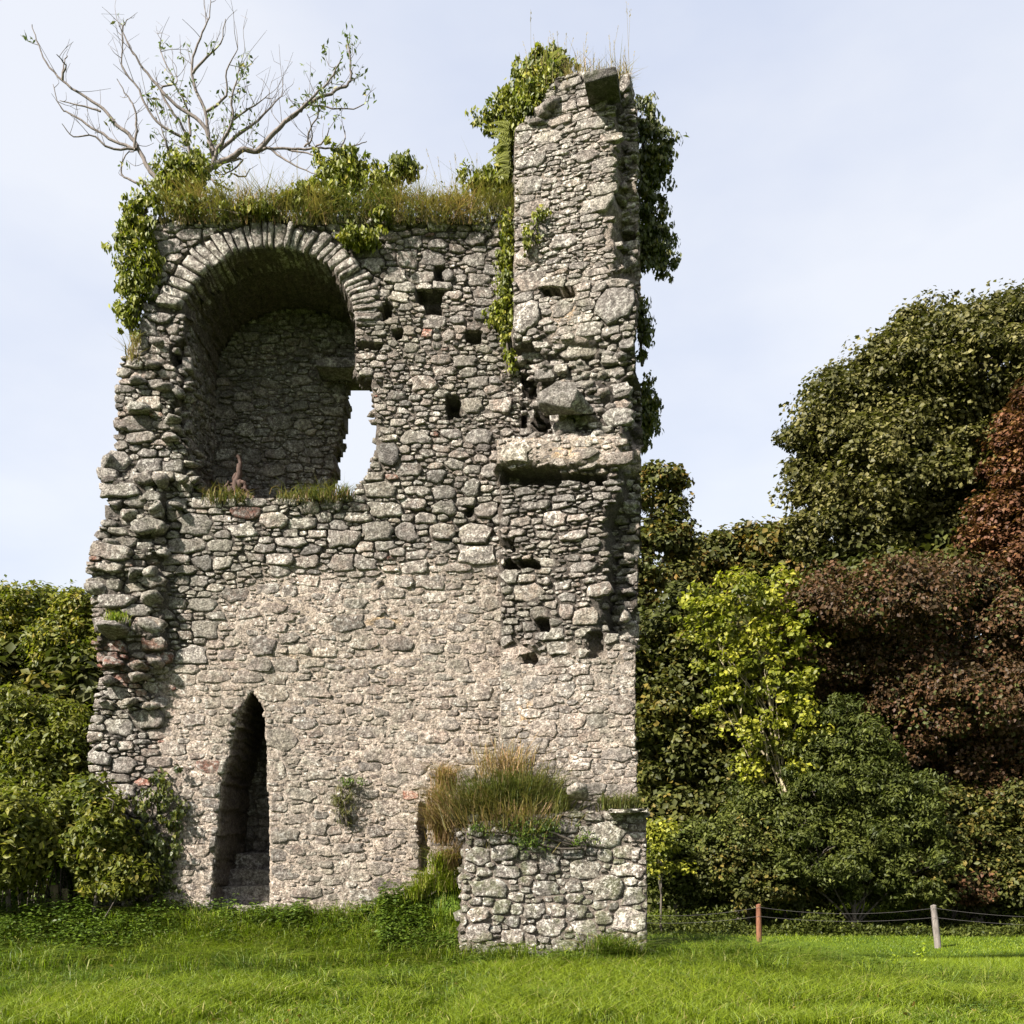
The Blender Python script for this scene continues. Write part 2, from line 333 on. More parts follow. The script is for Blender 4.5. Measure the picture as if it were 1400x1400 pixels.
def masonry(face, explicit, seed, tries=(300, 1300, 5000, 14000, 16000), radii=(.175, .12, .084, .055, .036)):
    """lay out stones of five sizes, biggest first, and cut their outlines against each other"""
    rg = np.random.default_rng(seed)
    A = face.asp
    cen = []; ra = []; hw = []; hh = []
    for (u, v, w, h) in explicit:
        cen.append((u, v)); hw.append(w / 2); hh.append(h / 2); ra.append((w / 2 + h / 2 * 1.5) / 2)
    C = np.zeros((9000, 2)); RR = np.zeros(9000); HW = np.zeros(9000); HH = np.zeros(9000); n = len(cen)
    if n: C[:n] = cen; RR[:n] = ra; HW[:n] = hw; HH[:n] = hh
    for lv, (nt_, r0) in enumerate(zip(tries, radii)):
        nt_ = int(nt_ * (face.u1 - face.u0) * (face.v1 - face.v0) / 47.0) + 20
        cu = rg.uniform(face.u0, face.u1, nt_); cv = rg.uniform(face.v0, face.v1, nt_)
        px, py = face.px(cu, cv)
        ok = face.ok(px, py); pr = face.size(px, py)
        for k in np.nonzero(ok)[0]:
            s = pr[k]                                   # local size factor
            r = r0 * s * rg.uniform(.85, 1.2)
            if r > .27 or r < .026: continue
            a_l = A(px[k], py[k])
            if n:
                d = np.maximum(np.abs(C[:n, 0] - cu[k]) / (HW[:n] + r), np.abs(C[:n, 1] - cv[k]) / (HH[:n] + r / a_l))
                d2 = np.hypot((C[:n, 0] - cu[k]) / (HW[:n] + r), (C[:n, 1] - cv[k]) / (HH[:n] + r / a_l))
                if (0.6 * d + 0.4 * d2).min() < 0.83: continue
            C[n] = cu[k], cv[k]; RR[n] = r; HW[n] = r * rg.uniform(.9, 1.25); HH[n] = r / a_l * rg.uniform(.8, 1.15); n += 1
            if n >= 8990: break
    C, RR, HW, HH = C[:n], RR[:n], HW[:n], HH[:n]
    rot = rg.normal(0, .08, n); pw = rg.uniform(2.8, 9, n)
    cr, sr = np.cos(rot), np.sin(rot)
    px, py = face.px(C[:, 0], C[:, 1])
    joint = face.joint(px, py); fl = face.flush(px, py)
    TS = np.linspace(0.25, 1.42, 22)
    for i in range(n):
        if not face.ok(px[i:i + 1], py[i:i + 1])[0] and i >= len(explicit): continue
        K = 14 if HW[i] > .13 else (10 if HW[i] > .07 else 8)
        ang0 = (np.arange(K) + rg.uniform(-.36, .36, K) + rg.random()) * 2 * math.pi / K
        ex, ey = np.cos(ang0) * HW[i], np.sin(ang0) * HH[i]
        q = (np.abs(np.cos(ang0)) ** pw[i] + np.abs(np.sin(ang0)) ** pw[i]) ** (-1 / pw[i])
        ex *= q; ey *= q
        dx, dy = ex * cr[i] - ey * sr[i], ex * sr[i] + ey * cr[i]
        qx = C[i, 0] + dx[:, None] * TS; qy = C[i, 1] + dy[:, None] * TS
        near = np.nonzero((np.abs(C[:, 0] - C[i, 0]) < 1.5 * (HW + HW[i])) & (np.abs(C[:, 1] - C[i, 1]) < 1.5 * (HH + HH[i])))[0]
        near = near[near != i]
        tmax = np.full(K, 1.32)
        if len(near):
            X = qx[..., None] - C[near, 0]; Y = qy[..., None] - C[near, 1]
            xl = (X * cr[near] + Y * sr[near]) / HW[near]; yl = (-X * sr[near] + Y * cr[near]) / HH[near]
            dj = ((np.abs(xl) ** pw[near] + np.abs(yl) ** pw[near]) ** (1 / pw[near])).min(-1)
            cross = dj < TS[None, :]
            for k in range(K):
                h = np.nonzero(cross[k])[0]
                if len(h):
                    a = h[0]
                    if a == 0: tmax[k] = TS[0]
                    else:
                        f0 = dj[k, a - 1] - TS[a - 1]; f1 = dj[k, a] - TS[a]
                        tmax[k] = TS[a - 1] + (TS[a] - TS[a - 1]) * f0 / (f0 - f1 + 1e-9)
        tmax = np.minimum(tmax, 1.32)
        okq = face.clip(*face.px(qx, qy))
        for k in range(K):
            h = np.nonzero(~okq[k])[0]
            if len(h): tmax[k] = min(tmax[k], TS[max(h[0] - 1, 0)] + .02)
        bx, by = dx * tmax, dy * tmax
        rad = np.hypot(bx, by); a = np.arctan2(by, bx)
        rad = np.maximum(rad - joint[i] * 0.5 * rg.uniform(.6, 1.3, K), rad * .4)
        rad *= rg.uniform(.94, 1.02, K)
        o = np.argsort(a); a = a[o]; rad = rad[o]
        if rad.mean() < .015: continue
        size = rad.mean()
        hgt = (0.014 + 0.115 * size) * (1 - 0.68 * fl[i]) * rg.uniform(.5, 1.5)
        tone = face.tone(px[i], py[i], rg, fl[i])
        V, T, Q = star_stone(face, C[i], a, rad, hgt, tone, back=0.06, tilt=0.42)
        area = 0.5 * np.sum(rad * np.roll(rad, -1) * np.sin(np.diff(np.append(a, a[0] + 2 * math.pi))))
        PARTS.append((area, V, T, Q, tone))

def mortar_grid(face, solid, backvec, thick, step=0.03, tfn=None):
    """the wall's body: a rough front sheet with pits, skirts along every edge, and a back"""
    a = Acc()
    nu = int((face.u1 - face.u0) / step) + 1; nv = int((face.v1 - face.v0) / step) + 1
    us = np.linspace(face.u0, face.u1, nu); vs = np.linspace(face.v0, face.v1, nv)
    U, W = np.meshgrid(us, vs)
    uc = (U[:-1, :-1] + U[1:, 1:]) / 2; vc = (W[:-1, :-1] + W[1:, 1:]) / 2
    m = solid(*face.px(uc, vc))
    px, py = face.px(U, W); fl = face.flush(px, py)
    w = face.relief(px, py) - 0.004 + 0.03 * (fbm(U * 9, W * 9, 1.7, 3) - .5) * (0.6 + 0.9 * fl) + 0.05 * (fbm(U * 2.3, W * 2.3, 5.0, 2) - .5) * (1 - fl)
    w = w + fl * 0.004 - (1 - fl) * 0.012
    Uj = U + R.normal(0, step * .18, U.shape); Wj = W + R.normal(0, step * .18, U.shape)
    Fv = face.mapf(Uj, Wj, w).reshape(-1, 3)
    bv = np.array(backvec, float); tk = np.full((U.size, 1), float(thick)) if tfn is None else tfn(px, py).reshape(-1, 1)
    Bv = (face.mapf(U, W, 0 * U).reshape(-1, 3) + bv * tk)
    idx = np.arange(nu * nv).reshape(nv, nu); n0 = nu * nv
    q00, q10, q11, q01 = idx[:-1, :-1], idx[:-1, 1:], idx[1:, 1:], idx[1:, :-1]
    Q = np.stack([q00[m], q10[m], q11[m], q01[m]], 1)
    QB = Q[:, ::-1] + 2 * n0
    # edges between solid and empty cells
    mp_ = np.pad(m, 1)
    E = []
    inn = mp_[1:-1, 1:-1]
    for nb, (e0, e1) in ((mp_[:-2, 1:-1], (q00, q10)), (mp_[2:, 1:-1], (q11, q01)), (mp_[1:-1, :-2], (q01, q00)), (mp_[1:-1, 2:], (q10, q11))):
        s = inn & ~nb; E.append(np.stack([e0[s], e1[s]], 1))
    E = np.concatenate(E)
    # the skirt in five strips with uneven relief
    nd = max(3, int(thick / 0.16)); lay = []
    base = Fv.copy(); B0 = face.mapf(U, W, 0 * U).reshape(-1, 3)
    ev = np.unique(E)
    Vs = [base]
    for k in range(1, nd):
        f = k / nd; P = base * (1 - f) + Bv * f
        P = P + (R.normal(0, 1, P.shape) * 0.012) + (fbm(P[:, 0] * 5, P[:, 1] * 5, P[:, 2] * 5, 2)[:, None] - .5) * np.array([.12, 0, .12])
        Vs.append(P)
    Vs.append(Bv)
    rm = np.full(n0, -1); rm[ev] = np.arange(len(ev))
    V = [Fv]; off = n0; rows = [E]
    for k in range(1, nd):
        V.append(Vs[k][ev]); rows.append(rm[E] + off); off += len(ev)
    V.append(Bv); rows.append(E + off)
    QB = Q[:, ::-1] + off
    S = []
    for k in range(nd):
        r0, r1 = rows[k], rows[k + 1]
        S.append(np.stack([r0[:, 1], r0[:, 0], r1[:, 0], r1[:, 1]], 1))
    V = np.concatenate(V)
    if len(face.yel):
        g = np.zeros(n0)
        for (x, y, rx, ry) in face.yel:
            g = np.maximum(g, 1.2 - np.hypot((px.ravel() - x) / rx, (py.ravel() - y) / ry) + .6 * (vn(U.ravel() * 6, W.ravel() * 6, 2) - .5))
        g = np.clip(g, 0, 1)
    else: g = np.full(n0, .3)
    C = np.full((len(V), 3), (.45, .3, .25)); C[:n0, 0] = .35 + .3 * vn(U.ravel() * 3, W.ravel() * 3, 9); C[:n0, 1] = g; C[:n0, 2] = np.maximum(fl.ravel(), g * .8)
    Qa = np.concatenate([Q, QB] + S)
    use = np.zeros(len(V), bool); use[Qa.ravel()] = True; rm2 = np.cumsum(use) - 1
    a.add(V[use], None, rm2[Qa], C[use]); return a

Face.yel = ()
Face.clip = lambda s, px, py: np.ones(px.shape, bool)
_ico = None
def rock(c, sx, sy, sz, rot=None, tone=(.5, .5, 0), sub=1, rg=R):
    """an angular boulder"""
    global _ico
    if _ico is None:
        import bmesh
        _ico = {}
        for s_ in (1, 2, 3):
            b = bmesh.new(); bmesh.ops.create_icosphere(b, subdivisions=s_, radius=1.0)
            b.verts.ensure_lookup_table()
            _ico[s_] = (np.array([v.co[:] for v in b.verts]), np.array([[v.index for v in f.verts] for f in b.faces])); b.free()
    V, T = _ico[sub]; V = V.copy()
    V = np.sign(V) * np.abs(V) ** 0.8                                   # boxier
    for k_ in range(13):                                                 # broken flat faces
        nn = rg.normal(0, 1, 3); nn /= np.linalg.norm(nn); dd = rg.uniform(.48, .82)
        V = V - nn * np.maximum(V @ nn - dd, 0)[:, None]
    off = rg.random(3) * 40
    d = fbm(V[:, 0] * 1.1 + off[0], V[:, 1] * 1.1 + off[1], V[:, 2] * 1.1 + off[2], 2)
    V *= (0.85 + 0.4 * d)[:, None]
    V *= (1 + rg.normal(0, .03, len(V)))[:, None]
    V *= np.array([sx, sy, sz]) / 2 * 1.12
    ax = rot if rot is not None else (rg.normal(0, .15), rg.normal(0, .2), rg.uniform(-.6, .6))
    Mx = np.array(Matrix.Rotation(ax[2], 3, 'Z') @ Matrix.Rotation(ax[1], 3, 'Y') @ Matrix.Rotation(ax[0], 3, 'X'))
    V = V @ Mx.T + np.asarray(c)
    return V, T
def put_rock(c, sx, sy, sz, rot=None, tone=None, sub=1, store=None):
    if tone is None: tone = (R.uniform(.2, .75), R.uniform(.1, .9), .1)
    V, T = rock(c, sx, sy, sz, rot, tone, sub)
    (PARTS if store is None else store).append((sx * sz * .8, V, T, None, tone))

# ---- main wall ----
D = 13.5
MAIN = [(218, 300), (250, 296), (330, 292), (420, 296), (520, 292), (600, 296), (690, 300), (712, 300), (712, 1300), (140, 1300), (136, 1200), (128, 1120), (126, 1060), (124, 1010), (132, 960), (140, 920), (136, 890), (140, 860), (132, 830), (126, 800), (132, 770), (140, 735),
        (152, 715), (150, 675), (143, 650), (142, 630), (160, 612), (160, 560), (166, 500), (180, 478), (198, 450), (204, 405), (190, 385), (215, 330)]
ARCH = [(254, 411), (271, 384), (288, 366), (318, 349), (352, 339), (385, 341), (419, 347), (449, 361), (466, 384), (479, 408), (484, 424)]
OPEN = ARCH + [(485, 470), (486, 512), (508, 518), (511, 552), (516, 586), (515, 612), (503, 646), (490, 664), (479, 676), (440, 680), (360, 682), (290, 680), (264, 672),
        (250, 640), (256, 615), (244, 600), (230, 580), (233, 560), (241, 540), (249, 520), (234, 497), (232, 474), (250, 460), (252, 440)]
DOOR = [(344, 943), (352, 955), (359, 967), (362, 992), (365, 1033), (367, 1100), (369, 1208), (370, 1300), (285, 1300), (288, 1253), (293, 1190), (299, 1123), (304, 1064), (313, 1033), (320, 1001), (328, 970), (336, 955)]
HOLES = [(527, 426, 8, 9, .3), (588, 404, 16, 9, .25), (592, 420, 11, 8, .35), (545, 458, 6, 6, .3), (648, 462, 9, 8, .3), (620, 557, 8, 14, .4),
         (578, 1145, 5, 42, .3), (521, 800, 3, 3, .1), (640, 700, 4, 5, .15), (466, 350, 6, 8, .2), (600, 372, 5, 9, .18), (505, 473, 16, 5, .22)]
def holes_fn(H, px, py):
    d = 0 * px
    px = px + 7 * (vn(px / 7, py / 7, 1.5) - .5); py = py + 6 * (vn(px / 8, py / 6, 5.5) - .5)
    for (x, y, rx, ry, dp) in H:
        e = np.maximum(np.abs(px - x) / rx, np.abs(py - y) / ry)
        d = np.maximum(d, dp * (e < 1.12))
    return d
def flush_main(px, py):
    f = ss(745, 815, py + 40 * (fbm(px / 60, py / 60, 3, 3) - .5) + 0.10 * (px - 400))
    f = f * (1 - 0.95 * ss(330, 250, px + 60 * (fbm(px / 50, py / 50, 8, 2) - .5)) * ss(930, 890, py))
    f = f * ss(200, 230, px)
    return np.clip(f * .97 + .16 * ss(395, 430, py) * ss(700, 640, py) * (px > 485), 0, 1)
def stub_edge(py): return 232 - 10 * vn(py / 22, 3.3) + 5 * vn(py / 9, 7.3)
def relief_main(px, py):
    w = 0.10 * (fbm(px / 120, py / 120, 4, 2) - .5)
    s = ss(0, -6, px - stub_edge(py)) * ss(640, 665, py) * ss(920, 880, py)
    w = w + s * (0.10 + 0.15 * (fbm(px / 26, py / 18, 1, 2) - .5) * 2)
    l = ss(262, 225, px) * ss(340, 380, py) * ss(700, 640, py)
    w = w + l * 0.16 * (fbm(px / 30, py / 24, 6, 2) - .55)
    l2 = ss(250, 215, px) * ss(880, 920, py) * ss(1060, 1000, py)
    w = w + l2 * 0.16 * (fbm(px / 30, py / 20, 9, 2) - .5)
    w = w - 0.03 * ss(760, 800, py)
    w = w + 0.10 * ss(1000, 1250, py) * ss(330, 300, px) * ss(205, 225, px)
    return w - holes_fn(HOLES, px, py)
mapM, LM, dM, nM = plane_map((-5.85, D), (0.13, D))
def arch_ring(px, py): return (pdist([(252, 450)] + ARCH + [(486, 425)], px, py) < 37) & (py < 428)
def ok_main(px, py):
    ins = pip(MAIN, px, py) & ~pip(OPEN, px, py) & ~pip(DOOR, px, py) & ~arch_ring(px, py) & (px < 716)
    return ins & (holes_fn(HOLES, px, py) == 0)
def size_main(px, py):
    s = 1.0 + 0 * px
    s = np.where((py > 440) & (py < 590) & (px > 480), .72, s)
    s = np.where((py > 640) & (py < 780), 1.15, s)
    s = np.where((py > 800) & (px > 260), 1.12, s)
    s = np.where(py < 400, 1.15, s)
    return s * (0.8 + 0.45 * vn(px / 70, py / 50, 4))
def asp_main(px, py): return 1.45 + .9 * vn(px / 55, py / 35, 12)
def tone_main(px, py, rg, fl):
    g = np.clip(rg.normal(.42 + .25 * fl, .22), 0, .96)
    if px < 245 and 880 < py < 960 and rg.random() < .2: g = 1.0
    if rg.random() < .008: g = 1.0
    r = np.clip(rg.normal(.52, .2), .05, .98)
    if px < 245 and py > 740: r *= .8; g = np.clip(g + .15, 0, 1) if g < .97 else g
    return (r, g, fl)
EXM = [(591,352,35,22),(556,354,28,25),(542,374,28,26),(576,378,32,18),(609,375,24,22),(650,354,30,20),(566,330,28,18),(598,332,24,16),(651,327,28,18),
 (500,436,34,22),(579,525,34,22),(655,597,38,24),(530,622,32,34),(571,671,38,14),(645,669,26,22),(567,689,38,14),(666,697,34,22),(517,726,44,30),(555,727,30,28),
 (648,729,44,32),(605,727,36,26),(596,652,28,20),(653,522,32,16),(643,553,32,20),(682,555,34,20),(624,636,28,15),(604,614,26,11),(268,717,48,32),(333,727,38,21),
 (378,713,38,24),(301,746,34,18),(466,769,34,24),(500,770,30,18),(279,861,40,25),(261,895,42,30),(340,839,36,17),(270,793,28,18),(277,768,26,20),(304,769,28,18),
 (162,994,44,24),(248,929,40,20),(169,1046,38,24),(509,1001,44,19),(549,979,30,17),(437,1060,44,15),(504,1048,38,15),(389,1141,44,21),(392,1192,46,25),(419,1220,50,19),
 (381,1055,22,28),(288,1082,30,17),(272,1163,40,20),(410,1086,46,18),(459,999,38,17),(545,305,30,22),(600,304,34,20),(490,302,26,18),(240,312,30,16),(660,306,30,18),
 (232,340,34,24),(262,322,34,18),(240,352,26,14),(205,398,26,22),(226,397,20,18),(222,414,30,14),(200,450,30,22),(235,450,20,16),(238,425,18,12),(452,688,38,18),(395,686,40,14),(350,688,34,14)]
fM = Face(mapM, relief_main, ok_main, size_main, asp_main,
          lambda px, py: 0.018 + 0.012 * flush_main(px, py) + 0.022 * ss(700, 640, py) * ss(420, 500, px) * ss(640, 740, py), tone_main, 0, LM, .45, 10.25, flush_main)
fM.clip = lambda px, py: ~pip(DOOR, px, py) & ~pip(OPEN, px, py) & ~arch_ring(px, py) & (holes_fn(HOLES, px, py) == 0) & (px < 715) & ((px > 110) & (pip(MAIN, px + 7, py) | pip(MAIN, px, py)))
fM.yel = ((395, 900, 60, 16), (520, 850, 60, 12), (330, 930, 14, 10))
def to_uv(px, py, P0, P1):
    P0 = np.array(P0); d = np.array(P1) - P0; Ln = np.hypot(*d); d = d / Ln
    k = (px - 700) / F                                    # X = k*Y
    u = (k * P0[1] - P0[0]) / (d[0] - k * d[1]); Y = P0[1] + d[1] * u
    return u, EYE + (HZ - py) / F * Y, Y
def expl(lst, P0, P1):
    o = []
    for (x, y, w, h) in lst:
        u, v, Y = to_uv(x, y, P0, P1); o.append((u, v, w * Y / F, h * Y / F))
    return o
masonry(fM, expl(EXM, (-5.85, D), (0.13, D)), 11)
main_acc = mortar_grid(fM, lambda px, py: pip(MAIN, px, py) & ~pip(OPEN, px, py) & ~pip(DOOR, px, py), (0, 1, 0), 1.6, tfn=lambda px, py: 1.6 - 1.2 * ((px > 480) & (px < 532) & (py > 420) & (py < 530)))

# ---- arch stones ----
VOUSS = []
def voussoir(p0, p1, th, ext, tone, proud=0.05, depth=0.55, cut=0.0):
    """wedge between two intrados points; outward thickness th px; built from a rounded outline extruded back"""
    p0 = np.array(p0, float); p1 = np.array(p1, float)
    def nrm(p):
        c = np.array([368, 440.0]); v = p - c; v[1] *= .9; return v / np.hypot(*v)
    g = .06; a = p0 + (p1 - p0) * g; b = p0 + (p1 - p0) * (1 - g)
    na, nb = nrm(a), nrm(b)
    tha = th * R.uniform(.82, 1.12); thb = tha * R.uniform(.92, 1.08)
    corners = [a, b, b + nb * thb * 1.0, a + na * tha]
    pts = []
    for k in range(4):
        c0, c1 = corners[k], corners[(k + 1) % 4]
        for f in ((0.1, .5, .9) if k % 2 else (.12, .88)):
            pts.append(c0 + (c1 - c0) * f + R.normal(0, .6, 2))
    pts = np.array(pts); K = len(pts); ce = pts.mean(0)
    tl = R.normal(0, .012); pr = proud + R.normal(0, .02)
    V = []
    for f, w in ((1, -depth), (1.0, pr * .35), (.90, pr), (.55, pr * 1.15)):
        q = ce + (pts - ce) * f
        ww = w + (R.normal(0, .006, K) if w > 0 else 0)
        V.append(np.stack([(q[:, 0] - 700) / F * D, D - ww + 0 * q[:, 0], EYE + (HZ - q[:, 1]) / F * D], -1))
    V.append(np.array([[(ce[0] - 700) / F * D, D - pr * 1.2, EYE + (HZ - ce[1]) / F * D]]))
    V = np.concatenate(V); i = np.arange(K); j = (i + 1) % K
    Q = np.concatenate([np.stack([i + k * K, i + (k + 1) * K, j + (k + 1) * K, j + k * K], 1) for k in range(3)])
    T = np.stack([j + 3 * K, i + 3 * K, np.full(K, 4 * K)], 1)
    VOUSS.append((V, T, Q, tone))
al = np.array([(248, 424)] + ARCH + [(487, 446)], float)
seg = np.hypot(*np.diff(al, axis=0).T); cs = np.concatenate([[0], np.cumsum(seg)])
s = 0
while s < cs[-1] - 3:
    f = s / cs[-1]
    w = R.choice([R.uniform(5.5, 9), R.uniform(9, 13), R.uniform(12, 16)]) if .2 < f < .78 else (R.uniform(11, 17) if f <= .2 else R.uniform(4.5, 7.5))
    e = min(s + w, cs[-1])
    p0 = [np.interp(s, cs, al[:, 0]), np.interp(s, cs, al[:, 1])]; p1 = [np.interp(e, cs, al[:, 0]), np.interp(e, cs, al[:, 1])]
    voussoir(p0, p1, 34 if f < .8 else 38, 0, (R.uniform(.45, .8), R.uniform(.1, .6), 0))
    s = e

# ---- corner pier: the stub of a wall that runs toward the viewer ----
PA, PB = (683 - 700) / F * 13.24, 13.24
P0p, P1p = (PA, PB), ((872 - 700) / F * 12.68, 12.68)
mapP, LP, dP, nP = plane_map(P0p, P1p)
PIER = [(703, 178), (712, 168), (734, 158), (748, 124), (762, 107), (790, 100), (850, 100), (862, 112), (866, 160), (866, 300), (868, 390), (871, 420), (868, 500), (870, 600), (868, 700), (865, 760), (866, 860), (868, 1000), (872, 1080), (872, 1180), (683, 1180), (683, 606), (703, 598)]
HOLEP = [(692, 743, 9, 7, .3), (712, 771, 22, 5, .3), (726, 652, 36, 9, .38), (786, 653, 40, 4, .28), (705, 560, 6, 16, .2), (765, 402, 20, 6, .25), (735, 572, 11, 16, .3), (717, 520, 8, 14, .25),
         (742, 855, 8, 8, .2), (722, 900, 10, 6, .2), (812, 880, 8, 14, .15), (850, 300, 8, 8, .15), (700, 506, 10, 6, .2)]
def edgeP(py):
    e = np.interp(py, [100, 380, 392, 500, 515, 660, 680, 700, 860, 885, 1100], [838, 838, 874, 874, 852, 850, 838, 826, 822, 874, 874])
    return e + 8 * (vn(py / 14, 2.2) - .5)
def relief_pier(px, py):
    w = 0.04 * (fbm(px / 60, py / 60, 2, 2) - .5)
    w = w - 0.40 * ss(-2, 5, px - edgeP(py)) + 0.26 * (fbm(px / 16, py / 13, 5, 2) - .5) * (px > edgeP(py))
    br = ss(462, 485, py) * ss(605, 590, py)
    w = w + br * (0.34 * (fbm(px / 34, py / 24, 7, 3) - .5) - .08 - .16 * ss(770, 715, px))
    yb = py + 14 * (vn(px / 22, 4.4) - .5) + 8 * (vn(px / 8, 1.4) - .5)
    w = w + (0.05 + .10 * fbm(px / 24, py / 18, 3, 2)) * ss(580, 604, yb) * ss(648, 634, yb) - 0.04 * ss(650, 660, py)
    w = w + .05 * ss(384, 392, py) * ss(478, 466, py)
    b2 = ss(770, 800, py) * ss(930, 880, py)
    w = w + b2 * .16 * (fbm(px / 26, py / 20, 11, 2) - .55)
    w = w + ss(900, 1080, py) * .05
    return w - holes_fn(HOLEP, px, py)
def flush_pier(px, py):
    f = .85 * ss(860, 930, py + 40 * (fbm(px / 40, py / 40, 3, 2) - .5))
    f = np.maximum(f, .8 * ss(390, 400, py) * ss(480, 465, py) * ss(745, 760, px) * ss(815, 800, px))
    f = np.maximum(f, .9 * ss(588, 600, py) * ss(642, 634, py))
    return np.maximum(f, .45 * (py > 150) * (py < 390))
def size_pier(px, py):
    s = np.where(py < 390, .95, 1.0); s = np.where((py > 660) & (py < 780), .95, s); s = np.where((py > 590) & (py < 642), .7, s)
    return s * (0.85 + 0.35 * vn(px / 50, py / 40, 4))
def asp_pier(px, py):
    return np.where(py < 390, 2.5, np.where((py > 650) & (py < 790), 2.0, 1.5)) + .6 * vn(px / 40, py / 30, 14)
def tone_pier(px, py, rg, fl):
    r = np.clip(rg.normal(.62 if py < 480 else .5, .17), .05, .98); g = np.clip(rg.normal(.3 if py < 600 else .55, .2), 0, .95)
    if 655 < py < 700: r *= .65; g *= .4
    return (r, g, fl)
EXP = [(716,187,24,18),(724,222,42,20),(724,252,42,24),(730,285,50,22),(728,318,44,20),(722,352,36,28),(724,386,40,30),(722,435,40,44),(842,420,52,52),(770,330,40,22),
 (815,282,50,24),(800,215,34,16),(835,505,44,14),(838,488,40,16),(845,570,50,28),(842,550,40,14),(800,625,50,16),(708,622,40,30),(848,632,34,18),
 (660+50*1,712,34,14),(757,708,34,22),(735,690,40,14),(800,842,40,26),(752,866,46,20),(773,834,24,26),(766,798,28,18),(795,775,36,16),(720,790,28,14),(765,905,36,14),
 (835,872,20,14),(850,912,24,20),(850,964,30,28),(845,1031,44,20),(782,985,46,22),(790,1046,40,16),(730,1020,40,26),(815,985,34,20),(800,930,28,14),(740,960,30,20),
 (858,740,20,22),(856,780,20,18),(850,340,26,18),(852,375,26,20),(852,240,22,22),(850,200,20,16)]
PZ0, PZ1 = 1.2, 11.75
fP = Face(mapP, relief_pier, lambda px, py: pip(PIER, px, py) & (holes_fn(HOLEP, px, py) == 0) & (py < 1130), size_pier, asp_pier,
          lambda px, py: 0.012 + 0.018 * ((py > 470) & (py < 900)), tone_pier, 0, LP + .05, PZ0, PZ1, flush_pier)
fP.clip = lambda px, py: pip(PIER, px, py) & (holes_fn(HOLEP, px, py) == 0)
fP.yel = ((778, 430, 36, 26), (770, 622, 36, 16), (815, 608, 40, 14), (740, 600, 20, 10), (720, 980, 20, 40))
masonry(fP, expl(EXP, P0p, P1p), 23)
pier_acc = mortar_grid(fP, lambda px, py: pip(PIER, px, py), (-0.02, 1, 0), 1.6)

# boulders and broken edges
def prk(px, py, Y, w, h, d=None, tone=None, rot=None, sub=1):
    P = PX(px, py, Y); w_, h_ = w * Y / F * 1.08, h * Y / F * .92
    put_rock(P, w_, d if d else max(w_, h_) * 1.0, h_, rot, tone, sub)
G_ = (.35, .3, 0)
prk(778, 550, 12.76, 74, 38, .55, (.30, .25, .1), (0, .10, .25), 3)
prk(153, 859, 13.30, 50, 24, .55, (.30, .35, .1), (0, .05, .1), 2)
for a_ in [(207,855,30,24),(207,821,32,22),(214,697,28,24),(187,783,32,16),(171,756,26,20),(133,805,26,22),(130,778,22,14),(205,783,28,16),(224,755,18,20),(218,725,26,14),
           (150,632,28,24),(198,655,26,18),(222,657,24,22),(175,705,24,20),(160,690,22,16),(196,683,20,12),(150,745,24,14),(150,905,22,14),(190,925,28,16),(215,905,26,22),(150,930,22,14),
           (215,470,22,14),(245,538,22,14),(222,530,26,12),(232,600,24,14),(248,655,22,14),(240,690,20,10),(212,498,22,14),(195,560,34,18),(190,520,26,16),(236,575,26,12),(175,960,24,12),(205,965,22,12)]:
    red = a_[1] > 890 and a_[0] < 240
    prk(a_[0], a_[1], 13.40 if 650 < a_[1] < 930 else 13.47, a_[2], a_[3], None, (R.uniform(.3, .65), R.uniform(.7, .95) if red else R.uniform(.1, .6), .05), None, 2)
prk(152, 905, 13.36, 24, 14, .3, (.5, 1.0, 0), None, 2); prk(190, 912, 13.38, 34, 12, .3, (.35, 1.0, 0), None, 2)
for k in range(90):                              # pier broken core
    px_ = R.uniform(706, 858); py_ = R.uniform(478, 600)
    u, v, Y = to_uv(px_, py_, P0p, P1p); w_ = relief_pier(np.array([px_]), np.array([py_]))[0]
    sz = R.uniform(9, 26)
    prk(px_, py_, Y - w_ + .02, sz, sz * R.uniform(.4, .75), None, (R.uniform(.2, .7), R.uniform(.2, .8), .1))
for k in range(80):                              # pier right return, broken end
    py_ = R.uniform(150, 880)
    if 392 < py_ < 480: continue
    e_ = edgeP(np.array([py_]))[0]
    if e_ > 860: continue
    px_ = R.uniform(e_ + 1, 866)
    u, v, Y = to_uv(px_, py_, P0p, P1p); w_ = relief_pier(np.array([px_]), np.array([py_]))[0]
    sz = R.uniform(12, 30); prk(px_, py_, Y - w_ + .0, sz, sz * R.uniform(.3, .6), None, (R.uniform(.2, .6), R.uniform(.2, .7), .1))
def edge_rocks(poly, Y0, Y1, n, smin, smax, filt=None, inset=7, cx=None):
    pl = np.array(poly, float); pl2 = np.concatenate([pl, pl[:1]])
    sg = np.hypot(*np.diff(pl2, axis=0).T); c_ = np.concatenate([[0], np.cumsum(sg)])
    for k in range(n):
        t_ = R.uniform(0, c_[-1]); x = np.interp(t_, c_, pl2[:, 0]); y = np.interp(t_, c_, pl2[:, 1])
        if filt and not filt(x, y): continue
        f = R.random(); P = PX(x, y, D); Yd = Y0 + (Y1 - Y0) * f; P[1] = Yd     # edge runs straight back
        s_ = R.uniform(smin, smax); P[0] += inset * .01 * (1 if x < 300 else 0)
        put_rock(P, s_, s_, s_ * R.uniform(.25, .55))
edge_rocks(MAIN, 13.5, 15.0, 1500, .08, .25, lambda x, y: x < 230 and y < 1150)
edge_rocks(OPEN, 13.5, 14.4, 500, .08, .24, lambda x, y: (x < 262 and y > 470) or (x > 488 and y > 530))
edge_rocks([(218, 303), (330, 303), (690, 303)], 13.45, 15.0, 160, .15, .36, lambda x, y: x > 218 and not (300 < x < 440))
